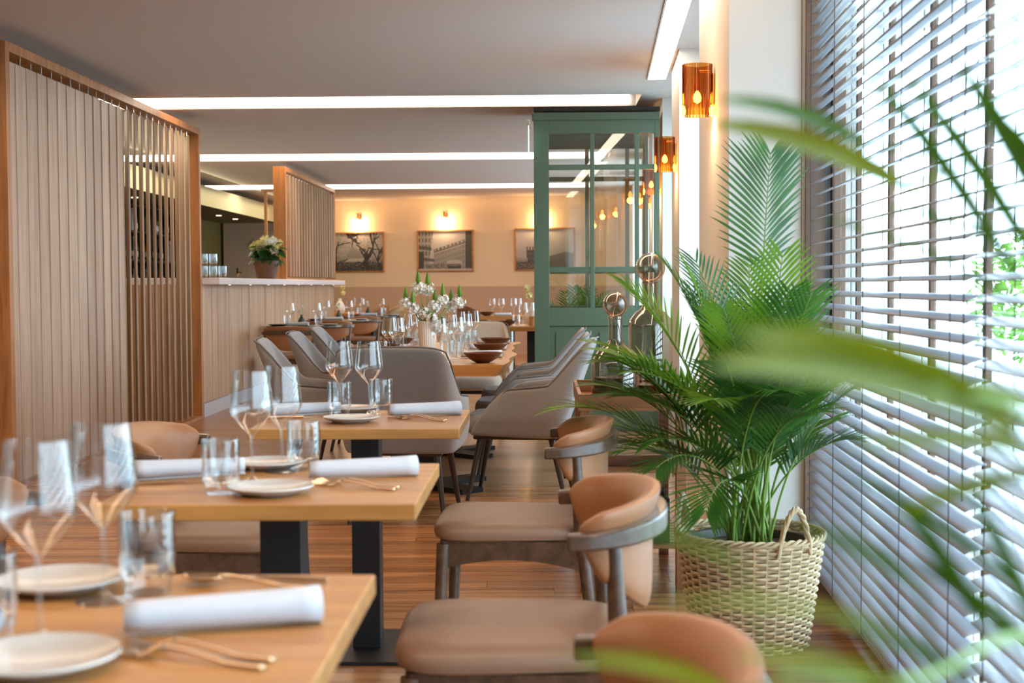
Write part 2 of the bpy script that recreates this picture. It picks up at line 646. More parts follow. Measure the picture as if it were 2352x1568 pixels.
# windows in the bays
for k, (a, b) in enumerate(bays[:5]):
    w = bpy.data.objects.new('window_%d' % (k + 1), None)
    COL.objects.link(w)
    w.location = (WX, 0, 0)
    w.rotation_euler = (0, 0, WR)
    tag(w, kind='structure')
    z0 = .06 if k == 0 else .55
    fr = MB().box(.42, .45, a, a + .05, z0, CEIL - .12).box(.40, .45, b - .06, b, z0, CEIL - .12)
    fr.box(.39, .47, a, b, z0, z0 + .07).box(.39, .47, a, b, CEIL - .19, CEIL - .12)
    fr.build('window_frame', M['winframe'], w)
    s = b - .43
    cuts = [a + .05]
    muls = []
    while s > a + .2:
        muls.append(s)
        s -= .57
    for s in muls:
        MB().box(.425, .441, s - .016, s + .016, z0 + .07, CEIL - .19).build('mullion', M['winframe'], w)
    e = [b - .06] + muls + [a + .05]
    for i in range(len(e) - 1):
        MB().box(.43, .434, e[i + 1], e[i], z0 + .07, CEIL - .19).build('pane', M['pane'], w)
# wooden jamb beside the big window
o = MB().box(.30, .38, 5.58, 5.609, .06, CEIL - .12).build('trim_2', M['winframe'], loc=(WX, 0, 0), rot=(0, 0, WR))
tag(o, kind='structure')

# outdoors
o = tag(MB().box(1.6, 60, -25, 60, -.3, -.15).build('paving', M['paving']), kind='structure')

# ------------------------------------------------------------------ venetian blinds
slat_w = .050
def blind(s0, s1, label):
    r = empty('venetian_blind', RWp(.325, s0), WR, label, 'blind', 'wooden blinds in the big window')
    n = int((2.52 - .09) / .0475)
    L_ = s1 - s0
    # slightly cupped slat, room edge lower
    sl = MB()
    def fn(u, v):
        t = (u - .5) * slat_w
        return (t, v * L_, .0022 * (1 - (2 * u - 1) ** 2))
    sl.grid(fn, 4, 1)
    me = sl.mesh('slat', True)
    me.materials.append(M['slat'])
    for k in range(n):
        o = link('slat', me, r, (0, 0, .10 + k * .0475), (0, R(-16 + random.uniform(-1.2, 1.2)), 0), solid=.0028)
    MB().box(-.028, .028, 0, L_, .075, .092).build('bottom_rail', M['slat'], r)
    MB().box(-.032, .032, 0, L_, 2.53, 2.57).build('head_rail', M['winframe'], r)
    ys = [.12 + i * (L_ - .24) / 4 for i in range(5)]
    for y in ys:
        for dx in (-.030, .030):
            MB().tube([(dx, y, .08), (dx, y, 2.53)], .0014, 5).build('ladder_cord', M['cord'], r)
    MB().tube([(-.05, L_ - .02, .7), (-.05, L_ - .02, 2.53)], .0018, 5).build('pull_cord', M['cord'], r)
    return r
blind(3.16, 5.55, 'wide slatted blind in the window beside the potted palm')
blind(.55, 3.10, 'slatted blind at the far right edge, nearest the camera')

# ------------------------------------------------------------------ wall lamps
def ribbed_half(rad, h, ribs, rt):
    """ribbed glass cylinder standing just off the wall"""
    n = ribs * 6
    def fn(u, v):
        a = 2 * PI * u
        rr = rad + rt * math.cos(u * ribs * 2 * PI)
        return (-rad - .012 + rr * math.cos(a), rr * math.sin(a), (v - .5) * h)
    return MB().grid(fn, n, 1, True)


def wall_lamp(loc, rz, label, group, glass, bulbm, power, color):
    r = empty('wall_lamp', loc, rz, label, 'wall lamp', group)
    MB().box(-.012, 0, -.045, .045, -.07, .07).build('back_plate', M['brass'], r, bevel=.004)
    ribbed_half(.064, .23, 26, .0042).build('shade', glass, r, smooth=True)
    MB().lathe([(.011, .10), (.011, .03), (.014, .025), (.014, .0)], 12, (-.076, 0, 0)).build('lamp_holder', M['brass'], r, smooth=True)
    MB().lathe([(.004, .0), (.014, -.014), (.019, -.032), (.016, -.048), (.0, -.058)], 14, (-.076, 0, -.002), capb=False).build('bulb', bulbm, r, smooth=True)
    MB().tube([(-.01, 0, .085), (-.076, 0, .085)], .006, 8).build('bracket', M['brass'], r)
    d = bpy.data.lights.new('lamp_glow', 'POINT')
    d.energy = power
    d.color = color
    d.shadow_soft_size = .03
    lo = bpy.data.objects.new('lamp_glow', d)
    COL.objects.link(lo)
    lo.parent = r
    lo.location = (-.076, 0, -.085)
    return r
lab = ['largest amber ribbed glass wall lamp, on the pilaster nearest the window blinds',
       'second amber wall lamp from the camera, right of the green partition top',
       'third amber wall lamp from the camera, overlapping the green partition edge',
       'smallest and farthest amber wall lamp seen along the right wall']
for k, s in enumerate((6.32, 9.40, 11.8, 13.95)):
    p = RWp(0, s, 2.05)
    wall_lamp(p, WR, lab[k], 'amber lamps along the right wall', M['amber'], M['bulb'], 9, (1, .62, .28))
for x, lb in ((-3.22, 'bright glass wall lamp above the picture of bare trees'), (-1.66, 'bright glass wall lamp above the picture of the street'),
              (.02, 'bright glass wall lamp seen above the picture behind the green partition')):
    wall_lamp((x, wall_y(x) - .0, 2.36), WANG + PI / 2, lb, 'lamps on the picture wall', M['sconce_clear'], M['bulb2'], 22, WARM)

# ------------------------------------------------------------------ louvre screens
def screen(name, X, y0, y1, z0, z1, slats, label, post=.055, depth=.13, nearpost=None, wdt=.19):
    r = empty(name, (X, y0, 0), 0, label, 'screen', 'wooden louvre screens')
    L_ = y1 - y0
    np_ = nearpost or post
    MB().box(-depth, 0, 0, np_, z0, z1).build('post', M['frame'], r, bevel=.002)
    MB().box(-depth, 0, L_ - post, L_, z0, z1).build('post', M['frame'], r, bevel=.002)
    MB().box(-depth, 0, np_, L_ - post, z1 - .055, z1).build('top_beam', M['frame'], r, bevel=.002)
    MB().box(-depth, 0, np_, L_ - post, z0, z0 + .02).build('bottom_rail', M['frame'], r)
    th = .014
    zb, zt = z0 + .035, z1 - .095
    me = MB().box(-th / 2, th / 2, -wdt / 2, wdt / 2, 0, zt - zb).mesh('louver')
    me.materials.append(M['louver'])
    pin = MB().tube([(0, 0, 0), (0, 0, .05)], .005, 6).mesh('pin')
    pin.materials.append(M['steel'])
    for y, ang in slats:
        o = link('louver', me, r, (-depth / 2 + .02, y - y0, zb), (0, 0, R(ang)), bevel=.003)
        link('pin', pin, o, (0, 0, zt - zb))
    return r
S1 = []
y = 8.12
k = 0
while y < 12.38:
    if y < 10.30:
        S1.append((y, 2.2 + random.uniform(-1.2, 1.2)))
    else:
        S1.append((y, 21 + random.uniform(-2.5, 4.5)))
    y += .178
screen('louvre_screen', -3.06, 7.96, 12.50, 0.0, 2.595, S1, 'tall screen of pale vertical wooden louvres at left, standing on the floor', nearpost=.06)
S2 = [(16.66 + i * .205, 52 + random.uniform(-2, 2)) for i in range(18)]
screen('louvre_screen', -3.02, 16.44, 20.40, 1.262, 2.595, S2, 'shorter louvre screen standing on the far end of the bar counter', post=.06, depth=.145)
# slat return behind the flower basket
r = empty('slat_divider', (0, 20.3, 0), 0, 'two slim wooden uprights behind the flower basket, on the back of the bar', 'divider')
for x in (-4.02, -3.88):
    MB().box(x - .02, x + .02, -.02, .02, 1.262, 2.56).build('upright', M['frame'], r)
MB().box(-4.08, -3.17, -.03, .03, 2.56, 2.6).build('top_rail', M['frame'], r)

# ------------------------------------------------------------------ bar
r = empty('bar_counter', (-3.06, 12.5, 0), 0, 'long bar front clad in vertical wooden boards, behind the louvre screen', 'bar')
by0, by1 = 0, 7.95
bw = .118
nb = int(by1 / bw)
bmes = MB().box(-.012, 0, .0012, bw - .0012, .13, 1.20).mesh('board')
bmes.materials.append(M['barboard'])
for i in range(nb):
    link('board', bmes, r, (random.uniform(-.002, .003), i * by1 / nb, 0), bevel=.0015)
MB().box(-.75, -.013, 0, by1, 0, 1.20).build('body', M['barboard'], r)
MB().box(-.013, .004, 0, by1, 0, .125).build('plinth', M['plinth'], r)
for i in range(8):
    MB().lathe([(.012, 0), (.012, -.004), (0, -.004)], 10, (.07, .8 + i * .95, 1.20), capb=False).build('under_light', M['ledspot'], r)
o = MB().box(-3.95, -2.90, 12.52, 20.52, 1.20, 1.262).build('stone_worktop', M['marble'], bevel=.006)
tag(o, 'pale stone worktop of the bar, with the flower basket standing on it', 'worktop')
# low things standing behind the bar edge
r = empty('beer_tap', (-4.6, 21.0, 1.2), 0, 'small brass tap behind the bar worktop', 'tap')
MB().tube([(0, 0, 0), (0, 0, .16), (.03, -.02, .2), (.07, -.04, .19)], .014, 8).build('spout', M['brass'], r, smooth=True)
MB().tube([(0, 0, .16), (0, 0, .26)], [.01, .016], 8).build('handle', M['black'], r, smooth=True)
MB().box(-.25, .35, -.2, .2, -.06, 0).build('drip_tray', M['steel'], r)
MB().box(-.3, .4, -.25, .25, -1.2, -.06).build('base_cabinet', M['dark'], r)

# ------------------------------------------------------------------ back bar cabinet with bottles
r = empty('back_bar_cabinet', (-5.72, 14.0, 0), 0, 'dark back-bar shelving on a red-brown cabinet, seen between the louvres', 'cabinet')
MB().box(0, .62, 0, 6.8, 0, 1.08).build('base', M['cabinet'], r)
for i in range(8):
    MB().box(.621, .635, .03 + i * .845, .03 + i * .845 + .80, .08, 1.02).build('door', M['cabinet'], r, bevel=.003)
MB().box(0, .66, 0, 6.8, 1.08, 1.12).build('counter', M['cabinet'], r)
MB().box(0, .03, 0, 6.8, 1.12, 2.25).build('back_panel', M['dark'], r)
for z in (1.52, 1.90, 2.25):
    MB().box(.03, .36, 0, 6.8, z, z + .025).build('shelf', M['dark'], r)
for y in (0, 1.7, 3.4, 5.1, 6.77):
    MB().box(.03, .36, y, y + .03, 1.12, 2.25).build('upright', M['dark'], r)
botprof = [(.036, 0), (.037, .15), (.035, .19), (.014, .24), (.0135, .29), (.016, .292), (.016, .31)]
bm = [plain('bottle_green', (.03, .07, .02), .1), plain('bottle_brown', (.08, .03, .01), .1), plain('bottle_clear', (.5, .5, .48), .08), plain('bottle_amber', (.3, .14, .03), .1)]
bmesh_ = MB().lathe(botprof, 14).mesh('bottle_body', True)
lbm = MB().lathe([(.0378, .05), (.0378, .12)], 14, capb=False).mesh('bottle_label', True)
lbm.materials.append(M['ceramic'])
i = 0
cols = ['green', 'brown', 'clear', 'amber']
for sh, z in (('worktop', 1.12), ('lower shelf', 1.545), ('upper shelf', 1.925)):
    for y in np.arange(16.4, 20.5, .30):
        q = random.randrange(4)
        b = empty('bottle', (-5.72 + random.uniform(.2, .3), float(y) + random.uniform(-.03, .03), z), random.uniform(0, 6), '%s glass bottle on the %s of the back-bar shelving' % (cols[q], sh), 'bottle', '%s bottles on the back-bar %s' % (cols[q], sh))
        me = bmesh_.copy()
        me.materials.append(bm[q])
        link('bottle_body', me, b)
        if q != 2:
            link('bottle_label', lbm, b)

# ------------------------------------------------------------------ green glazed lobby
GY = 11.23
def lobby_frame(Y, label, name='glazed_partition', x0=-.06, x1=.945):
    r = empty(name, (0, Y, 0), 0, label, 'partition', 'green glazed partitions of the lobby')
    d = .055
    zt = 2.555
    def part(nm, a, b, z0, z1, y0=-d / 2, y1=d / 2, mat='green', bev=.003):
        return MB().box(a, b, y0, y1, z0, z1).build(nm, M[mat], r, bevel=bev)
    part('stile', x0, .062, 0, zt - .06)
    part('stile', .905, x1, 0, zt - .06)
    part('cornice', x0 - .012, x1, zt - .06, zt, -d / 2 - .02, d / 2 + .02)
    part('top_rail', .062, .905, 2.39, zt - .06)
    part('mid_rail', .062, .905, .85, .995)
    part('bottom_rail', .062, .905, 0, .16)
    for a, b in ((.39, .425), (.748, .783)):
        part('mullion', a, b, .995, 2.39, -.018, .018)
    for a, b in ((2.102, 2.143), (1.28, 1.325)):
        part('glazing_bar', .062, .905, a, b, -.016, .016)
    part('panel', .062, .905, .16, .85, -.012, .012)
    part('panel_mould', .11, .40, .22, .80, -.02, -.012)
    part('panel_mould', .46, .86, .22, .80, -.02, -.012)
    xs = [(.062, .39), (.425, .748), (.783, .905)]
    zs = [(.995, 1.28), (1.325, 2.102), (2.143, 2.39)]
    for a, b in xs:
        for c, e in zs:
            part('pane', a, b, c, e, -.003, .003, 'pane', 0)
    return r
lobby_frame(GY, 'green painted glazed partition with small panes, in front of the bottles')
lobby_frame(12.50, 'second green glazed partition seen through the panes of the first', x0=-.045, x1=.95)
o = tag(MB().box(-.06, .95, GY - .02, 12.53, 2.565, 2.60).build('trim_3', M['darkroof']), kind='structure')
# lobby side, edge on to the camera
r = empty('glazed_side', (-.045, GY, 0), 0, 'green side of the lobby, seen edge on behind the partition stile', 'partition')
MB().box(-.012, .018, .03, .09, 0, 2.55).build('stile', M['green'], r)
MB().box(-.012, .018, 1.18, 1.24, 0, 2.55).build('stile', M['green'], r)
MB().box(-.012, .018, .09, 1.18, 0, .9).build('panel', M['green'], r)
MB().box(-.012, .018, .09, 1.18, 2.3, 2.55).build('top_rail', M['green'], r)
MB().box(0, .004, .09, 1.18, .9, 2.3).build('pane', M['pane'], r)
# exit sign, edge on
r = empty('exit_sign', (-.085, GY - .12, 2.33), 0, 'lit acrylic emergency sign plate beside the green partition top', 'sign')
MB().box(-.03, .0, -.15, .12, .10, .14).build('housing', M['steel'], r, bevel=.004)
MB().box(-.018, -.010, -.14, .11, -.11, .10).build('plate', emission('sign_glow', (.75, .9, .95), 1.2), r, bevel=.002)

# ------------------------------------------------------------------ pictures (flat prints)
def draw_trees(w, h):
    rng = np.random.RandomState(3)
    a = np.full((h, w), .34)
    a += rng.normal(0, .10, a.shape)
    yy, xx = np.mgrid[0:h, 0:w]
    a -= .22 * np.clip((yy / h - .55) * 3, 0, 1)
    dome = ((xx - .42 * w) / (.14 * w)) ** 2 + ((yy - .66 * h) / (.26 * h)) ** 2 < 1
    a[dome & (yy < .70 * h)] = .25
    a[(yy > .66 * h) & (yy < .74 * h) & (xx > .25 * w) & (xx < .62 * w)] = .42
    a[(yy > .76 * h)] -= .10
    def branch(x, y, ang, ln, wd):
        n = int(ln)
        for i in range(n):
            x += math.cos(ang)
            y += math.sin(ang)
            ang += rng.normal(0, .06)
            r_ = max(.5, wd * (1 - i / n * .6))
            x0, x1 = int(x - r_), int(x + r_ + 1)
            y0, y1 = int(y - r_), int(y + r_ + 1)
            if 0 <= x < w and 0 <= y < h:
                a[max(0, y0):y1, max(0, x0):x1] = .03
            if wd > .7 and rng.rand() < .06:
                branch(x, y, ang + rng.choice([-1, 1]) * rng.uniform(.4, .9), ln * .5, wd * .55)
    branch(.70 * w, h, -1.6, h * .6, 2.2)
    branch(.74 * w, .55 * h, -1.1, h * .6, 1.6)
    branch(.28 * w, 0, .9, w * .32, 2.0)
    branch(.30 * w, .1 * h, .05, w * .32, 1.5)
    branch(.95 * w, h, -1.8, h * .9, 1.2)
    branch(.05 * w, h, -1.4, h * .8, 1.2)
    return a


def draw_street(w, h):
    rng = np.random.RandomState(4)
    yy, xx = np.mgrid[0:h, 0:w]
    u, v = xx / w, yy / h
    a = .50 + .05 * np.sin(u * 5) - .10 * v
    a += rng.normal(0, .015, a.shape)
    roof = .44 - (u - .3) * .42
    bld = (u > .28) & (v > roof)
    a[bld] = .30
    a[bld & (v < roof + .10)] = .15
    fac = bld & (v > roof + .11)
    a[fac & ((u * 22 % 1) < .35) & (((v - roof) * 7.5) % 1 < .45)] = .17
    a[(u > .28) & (abs(v - roof - .11) < .012)] = .42
    dorm = (u > .3) & (abs(v - roof - .03) < .025) & ((u * 14 % 1) < .45)
    a[dorm] = .44
    left = (u < .27 - .10 * np.clip(v, 0, 1)) & (v < .95)
    a[left] = .33
    a[left & ((u * 16 % 1) < .4) & ((v * 6 % 1) < .6)] = .12
    aw = (u < .24) & (v > .34 + u * .25) & (v < .44 + u * .18)
    a[aw] = .10
    a[(u < .30) & (v > .64 + u * .2) & (v < .72 + u * .18)] = .12
    a[(u < .10) & (v > .5)] = .07
    a[(u > .87)] = .08
    kiosk = (abs(u - .66) < .11) & (v > .80) & (v < .95)
    a[kiosk] = .12
    a[((u - .66) / .15) ** 2 + ((v - .81) / .09) ** 2 < 1] = np.where(((u - .66) / .15) ** 2 + ((v - .81) / .09) ** 2 < 1, .44, 0)[((u - .66) / .15) ** 2 + ((v - .81) / .09) ** 2 < 1]
    a[(abs(u - .66) < .13) & (v > .82) & (v < .96)] *= .35
    crowd = (v > .82) & (v < .94) & (u > .12) & (u < .55)
    a[crowd] = np.where(rng.rand(*a.shape) < .5, .10, .30)[crowd]
    a[(v > .95)] = .42
    return a


def draw_church(w, h):
    rng = np.random.RandomState(5)
    yy, xx = np.mgrid[0:h, 0:w]
    u, v = xx / w, yy / h
    a = .52 + .05 * np.sin(u * 9 + v * 6) - .1 * v + rng.normal(0, .02, (h, w))
    t = (abs(u - .27) < .085) & (v > .50)
    for px in (.195, .245, .295, .345):
        t |= (abs(u - px) < .012) & (v > .42)
    a[t] = .12
    a[t & ((u * 34 % 1) < .4) & ((v * 8 % 1) < .55)] = .04
    body = (v > .68) & (u > .30)
    a[body] = .20
    body2 = (v > .70) & (u < .2)
    a[body2] = .34
    a[body2 & ((u * 30 % 1) < .4) & ((v * 12 % 1) < .5)] = .15
    a[(u > .55) & (v > .62 - .05 * np.sin(u * 9)) & (v < .9)] = .15
    dk = (v > .80)
    a[dk] = np.where(rng.rand(h, w) < .6, .05, .22)[dk]
    return a


def picture(x, w, h, zc, arr, label):
    r = empty('picture', (x, wall_y(x), zc), WANG, label, 'picture', 'framed photographs on the back wall')
    t = .022
    fr = MB()
    MB().box(-w / 2, w / 2, -.03, -.002, h / 2 - t, h / 2).build('frame_rail', M['oak'], r)
    MB().box(-w / 2, w / 2, -.03, -.002, -h / 2, -h / 2 + t).build('frame_rail', M['oak'], r)
    MB().box(-w / 2, -w / 2 + t, -.03, -.002, -h / 2 + t, h / 2 - t).build('frame_rail', M['oak'], r)
    MB().box(w / 2 - t, w / 2, -.03, -.002, -h / 2 + t, h / 2 - t).build('frame_rail', M['oak'], r)
    H_, W_ = arr.shape
    iw, ih = w - 2 * t, h - 2 * t
    m = MB().grid(lambda a, b: (-iw / 2 + a * iw, -.015, -ih / 2 + b * ih), W_, H_)
    o = m.build('photo_print', M['print'], r)
    at = o.data.attributes.new('print', 'FLOAT_COLOR', 'FACE')
    g = np.clip(arr[::-1, :].T.reshape(-1), .012, .8)
    cc = np.stack([g * 1.0, g * .93, g * .86, np.ones_like(g)], 1).astype(np.float32)
    at.data.foreach_set('color', cc.reshape(-1))
    return r
picture(-3.25, 1.01, .71, 1.78, draw_trees(110, 76), 'framed black and white photograph of bare trees, left on the back wall')
picture(-1.665, 1.04, .72, 1.78, draw_street(120, 82), 'framed black and white photograph of a street, middle of the back wall')
picture(.055, 1.06, .72, 1.785, draw_church(120, 82), 'framed black and white photograph of a church tower, half behind the green partition')

# ------------------------------------------------------------------ wooden low-back chair (front = +Y)
def make_wood_chair():
    r = empty('dining_chair', (0, 0, 0), 0, None, 'chair')
    # seat cushion: rounded trapezoid, domed
    def seat(u, v):
        a = 2 * PI * u
        c, s = math.cos(a), math.sin(a)
        e = .42
        px = math.copysign(abs(c) ** e, c)
        py = math.copysign(abs(s) ** e, s)
        hw = .252 - .028 * (-py * .5 + .5)
        prof = [(.0, .425), (.90, .425), (.985, .437), (1.0, .452), (.985, .468), (.93, .480), (.6, .490), (.0, .492)]
        k = v * (len(prof) - 1)
        i = min(int(k), len(prof) - 2)
        f = k - i
        rr = prof[i][0] * (1 - f) + prof[i + 1][0] * f
        zz = prof[i][1] * (1 - f) + prof[i + 1][1] * f
        return (px * hw * rr, .03 + py * .245 * rr, zz - .012)
    MB().grid(seat, 40, 14, True).build('seat', M['leather_seat'], r, smooth=True)
    for s in (-1, 1):
        MB().tube([(s * .205, .235, .41), (s * .213, .245, .2), (s * .22, .252, 0)], [.021, .019, .013], 10).build('leg', M['darkwood'], r, smooth=True)
        MB().tube([(s * .252, -.16, .70), (s * .232, -.175, .45), (s * .228, -.205, .2), (s * .23, -.24, 0)], [.015, .022, .018, .012], 10).build('leg', M['darkwood'], r, smooth=True)
        # side rail, arched below
        def rail(u, v, s=s):
            y = .235 - u * .41
            z = .42 - (0.055 + .03 * (2 * u - 1) ** 2) * v
            return (s * (.205 + .025 * u), y, z)
        MB().grid(rail, 12, 1).build('side_rail', M['darkwood'], r, solid=.022)
    MB().grid(lambda u, v: (-.2 + .4 * u, .235, .42 - (.045 + .03 * (2 * u - 1) ** 2) * v), 12, 1).build('front_rail', M['darkwood'], r, solid=.022)
    MB().grid(lambda u, v: (-.225 + .45 * u, -.178, .42 - .05 * v), 4, 1).build('rear_rail', M['darkwood'], r, solid=.022)
    # horseshoe rail, flat band that ends in two blunt tips
    def arc(t, k=0):
        a = PI * t          # 0..1 from right tip round the back to left tip
        x = (.285 + k) * math.cos(a)
        yy = -.085 - (.185 + k) * math.sin(a) ** .8
        return x, yy
    def rz_(t): return .690 + .016 * math.sin(PI * t)
    n = 36
    vs_, fs = [], []
    for i in range(n + 1):
        t = i / n
        w = .015 + .006 * math.sin(PI * t)
        hh = .016 + .005 * math.sin(PI * t)
        for k, dz in ((w, hh), (w, -hh), (-w, -hh), (-w, hh)):
            x, yy = arc(t, k)
            if i in (0, n):
                yy += .014
            vs_.append((x, yy, rz_(t) + dz))
    for i in range(n):
        for j in range(4):
            a, b = i * 4 + j, i * 4 + (j + 1) % 4
            fs.append((a, b, b + 4, a + 4))
    fs += [(3, 2, 1, 0), (n * 4, n * 4 + 1, n * 4 + 2, n * 4 + 3)]
    MB().add(vs_, fs).build('arm_rail', M['darkwood'], r, smooth=True, bevel=.005)
    # padded backrest inside the rail, hanging below it in the middle and rolled out over its top
    def pad(u, v):
        t = .012 + .976 * u
        m = math.sin(PI * u)
        e = min(1, min(u, 1 - u) / .07) ** .5
        top = .712 + (.024 + .032 * m) * e
        bot = .700 - .075 * e - .115 * m ** 1.3
        th = .004 + .019 * e
        a = 2 * PI * v
        zz = (top + bot) / 2 + (top - bot) / 2 * math.copysign(abs(math.sin(a)) ** .55, math.sin(a))
        k = -.034 + th * math.copysign(abs(math.cos(a)) ** .55, math.cos(a))
        k += .030 * max(0, (zz - .705) / .063) ** 1.3
        x, yy = arc(t, k)
        return (x, yy, zz)
    g = MB()
    nu, nv = 64, 20
    g.grid(pad, nu, nv)
    g.f.append(tuple(range(0, nv)))
    g.f.append(tuple(nu * (nv + 1) + j for j in reversed(range(nv))))
    g.build('backrest', M['leather'], r, smooth=True)
    return r
wc = Maker(make_wood_chair())
WCG = 'tan leather chairs with curved dark wooden rails'
wc((-.03, 1.58, 0), R(90), 'nearest tan leather low-back chair, cut by the bottom of the picture', WCG)
wc((-.03, 2.92, 0), R(91), 'tan leather chair on the right of the middle oak table, its whole curved back visible', WCG)
wc((-.055, 4.33, 0), R(88), 'tan leather chair on the right of the farthest small oak table, beside the bottle cart', WCG)
wc((-1.0, 4.16, 0), R(-90), 'low-back leather chair on the left of the farthest small oak table', WCG)
wc((-1.09, 2.92, 0), R(-90), 'low-back leather chair cut by the left edge, at the middle oak table', WCG)
wc((-2.64, 14.62, 0), R(2), 'low-back chair with its back to the camera, at the round table nearest the camera', WCG)
wc((-2.58, 17.05, 0), R(0), 'low-back chair with its back to the camera, at the second round table', WCG)
wc((-2.50, 19.45, 0), R(-3), 'low-back chair with its back to the camera, at the round table farthest from the camera', WCG)

# ------------------------------------------------------------------ grey armchair (front = +Y)
def make_armchair(fabric, seatm):
    r = empty('armchair', (0, 0, 0), 0, None, 'armchair')
    n = 48
    def plan(t):
        """t 0..1 from the right arm front round the back to the left arm front: side position and how far it is 'back'"""
        a = t * 2 - 1
        s = abs(a)
        # straight back |a|<.22, corner to .48, arm beyond
        if s < .28:
            x, yy, bk = .222 * s / .28, -.235, 1
        elif s < .46:
            q = (s - .28) / .18 * PI / 2
            x, yy, bk = .222 + .058 * math.sin(q), -.17 - .065 * math.cos(q), 1
        else:
            q = (s - .46) / .54
            x, yy, bk = .28 + .012 * math.sin(q * PI), -.17 + .43 * q, 0
        return -math.copysign(x, a) if a else 0, yy, s
    def top(s):
        # height of the upper edge
        if s < .37:
            return .888 - .026 * (s / .37) ** 5
        if s < .50:
            q = (s - .37) / .13
            q = q * q * (3 - 2 * q)
            return .862 * (1 - q) + .640 * q
        q = (s - .50) / .50
        return .640 - .025 * q - .06 * max(0, (q - .75) / .25) ** 2
    def shell(u, v):
        x, yy, s = plan(u)
        z0 = .345 + .02 * max(0, (s - .46) / .54)
        z1 = top(s)
        z = z0 + (z1 - z0) * v
        lean = max(0, (z - .42)) / .46
        backness = 1 if s < .40 else max(0, 1 - (s - .40) / .12)
        taper = .045 * max(0, (.50 - z) / .15)
        yy2 = yy - .150 * lean ** 1.2 * backness
        sx = 1 - .10 * max(0, (.46 - z) / .115)
        flare = 1 - .05 * lean * backness + .05 * min(1, lean * 2) * (1 - backness)
        if s > .46:
            q = (s - .46) / .54
            yy2 = -.17 + (.44 - .17 * v ** 1.6) * q - .150 * lean ** 1.2 * backness
        else:
            yy2 += taper * .6
        return (x * sx * flare, yy2, z)
    MB().grid(shell, n, 10).build('shell', fabric, r, smooth=True, solid=.042, subsurf=1)
    # piping along the upper outer edge
    pts = [Vector(shell(i / n, 1.0)) for i in range(n + 1)]
    pp = []
    for i, p in enumerate(pts):
        t_ = pts[min(i + 1, n)] - pts[max(i - 1, 0)]
        o_ = Vector((t_.y, -t_.x, 0)).normalized()
        if o_.dot(Vector((p.x, p.y - .05, 0))) < 0:
            o_ = -o_
        pp.append(p + o_ * .017 - Vector((0, 0, .002)))
    MB().tube(pp, .0045, 6).build('piping', M['piping'], r, smooth=True)
    # seat cushion
    def seat(u, v):
        a = 2 * PI * u
        c, s = math.cos(a), math.sin(a)
        e = .4
        px = math.copysign(abs(c) ** e, c)
        py = math.copysign(abs(s) ** e, s)
        prof = [(.0, .365), (.93, .365), (.99, .385), (1.0, .42), (.98, .452), (.92, .470), (.5, .482), (.0, .485)]
        k = v * (len(prof) - 1)
        i = min(int(k), len(prof) - 2)
        f = k - i
        rr = prof[i][0] * (1 - f) + prof[i + 1][0] * f
        return (px * .245 * rr, .055 + py * .26 * rr, prof[i][1] * (1 - f) + prof[i + 1][1] * f)
    MB().grid(seat, 36, 14, True).build('seat', seatm, r, smooth=True)
    MB().box(-.22, .22, -.2, .26, .335, .362).build('seat_base', M['legblack'], r, bevel=.01)
    for s in (-1, 1):
        MB().tube([(s * .19, .22, .345), (s * .235, .29, 0)], [.019, .011], 10).build('leg', M['legblack'], r, smooth=True)
        MB().tube([(s * .19, -.17, .345), (s * .24, -.25, 0)], [.019, .011], 10).build('leg', M['legblack'], r, smooth=True)
    return r
ac = Maker(make_armchair(M['fabric'], M['fabric']))
ACG = 'grey fabric armchairs around the long table'
ac((-.10, 7.80, 0), R(84), 'grey fabric armchair in full side view, right of the long table and nearest the camera', ACG)
ac((-.10, 8.72, 0), R(88), 'second grey armchair on the right of the long table, mostly hidden behind the first', ACG)
ac((-.10, 9.62, 0), R(88), 'third grey armchair on the right of the long table, only its arm showing', ACG)
ac((-1.22, 7.95, 0), R(-84), 'grey armchair left of the long table, nearest the camera', ACG)
ac((-1.24, 9.08, 0), R(-88), 'middle grey armchair on the left of the long table', ACG)
ac((-1.27, 10.15, 0), R(-88), 'farthest grey armchair on the left of the long table, by the bar', ACG)
ac((-.70, 7.08, 0), R(-5), 'grey armchair at the near end of the long table, its back to the camera', ACG)
ac2 = Maker(make_armchair(M['beige_fabric'], M['beige_fabric']))
ac2((-.55, 11.05, 0), R(180), 'beige armchair at the far end of the long table, facing the camera')
ac((-.62, 13.9, 0), R(-85), 'grey armchair left of the square wooden table beyond the long table', ACG)

# leather tub chairs by the back wall
def make_tub(m, name_l):
    r = empty('tub_chair', (0, 0, 0), 0, name_l, 'chair')
    def shell(u, v):
        a = PI * (-.12 + 1.24 * u)
        s = abs(u * 2 - 1)
        z1 = .88 - .22 * max(0, (s - .35) / .65) ** 1.3
        z = .42 + (z1 - .42) * v
        k = 1 + .10 * v
        return (.27 * k * math.cos(a), .03 - .27 * k * math.sin(a), z)
    MB().grid(shell, 28, 6).build('shell', m, r, smooth=True, solid=.04)
    MB().lathe([(.25, .40), (.265, .42), (.262, .455), (.22, .475), (.0, .48)], 28).build('seat', m, r, smooth=True)
    for s in (-1, 1):
        for q in (-1, 1):
            MB().tube([(s * .16, q * .16, .42), (s * .21, q * .21, 0)], [.018, .011], 8).build('leg', M['legblack'], r, smooth=True)
    return r
t = make_tub(M['leather_brown'], 'brown leather tub chair behind the round tables, by the back wall')
t.location = (-2.66, 21.62, 0); t.rotation_euler = (0, 0, R(100))
t = make_tub(M['mustard'], 'mustard leather chair with its open side showing, right of the round tables')
t.location = (-2.30, 20.92, 0); t.rotation_euler = (0, 0, R(80))
t = make_tub(M['leather_brown'], 'brown leather tub chair right of the white flowers, by the back wall')
t.location = (-.98, 20.75, 0); t.rotation_euler = (0, 0, R(-70))

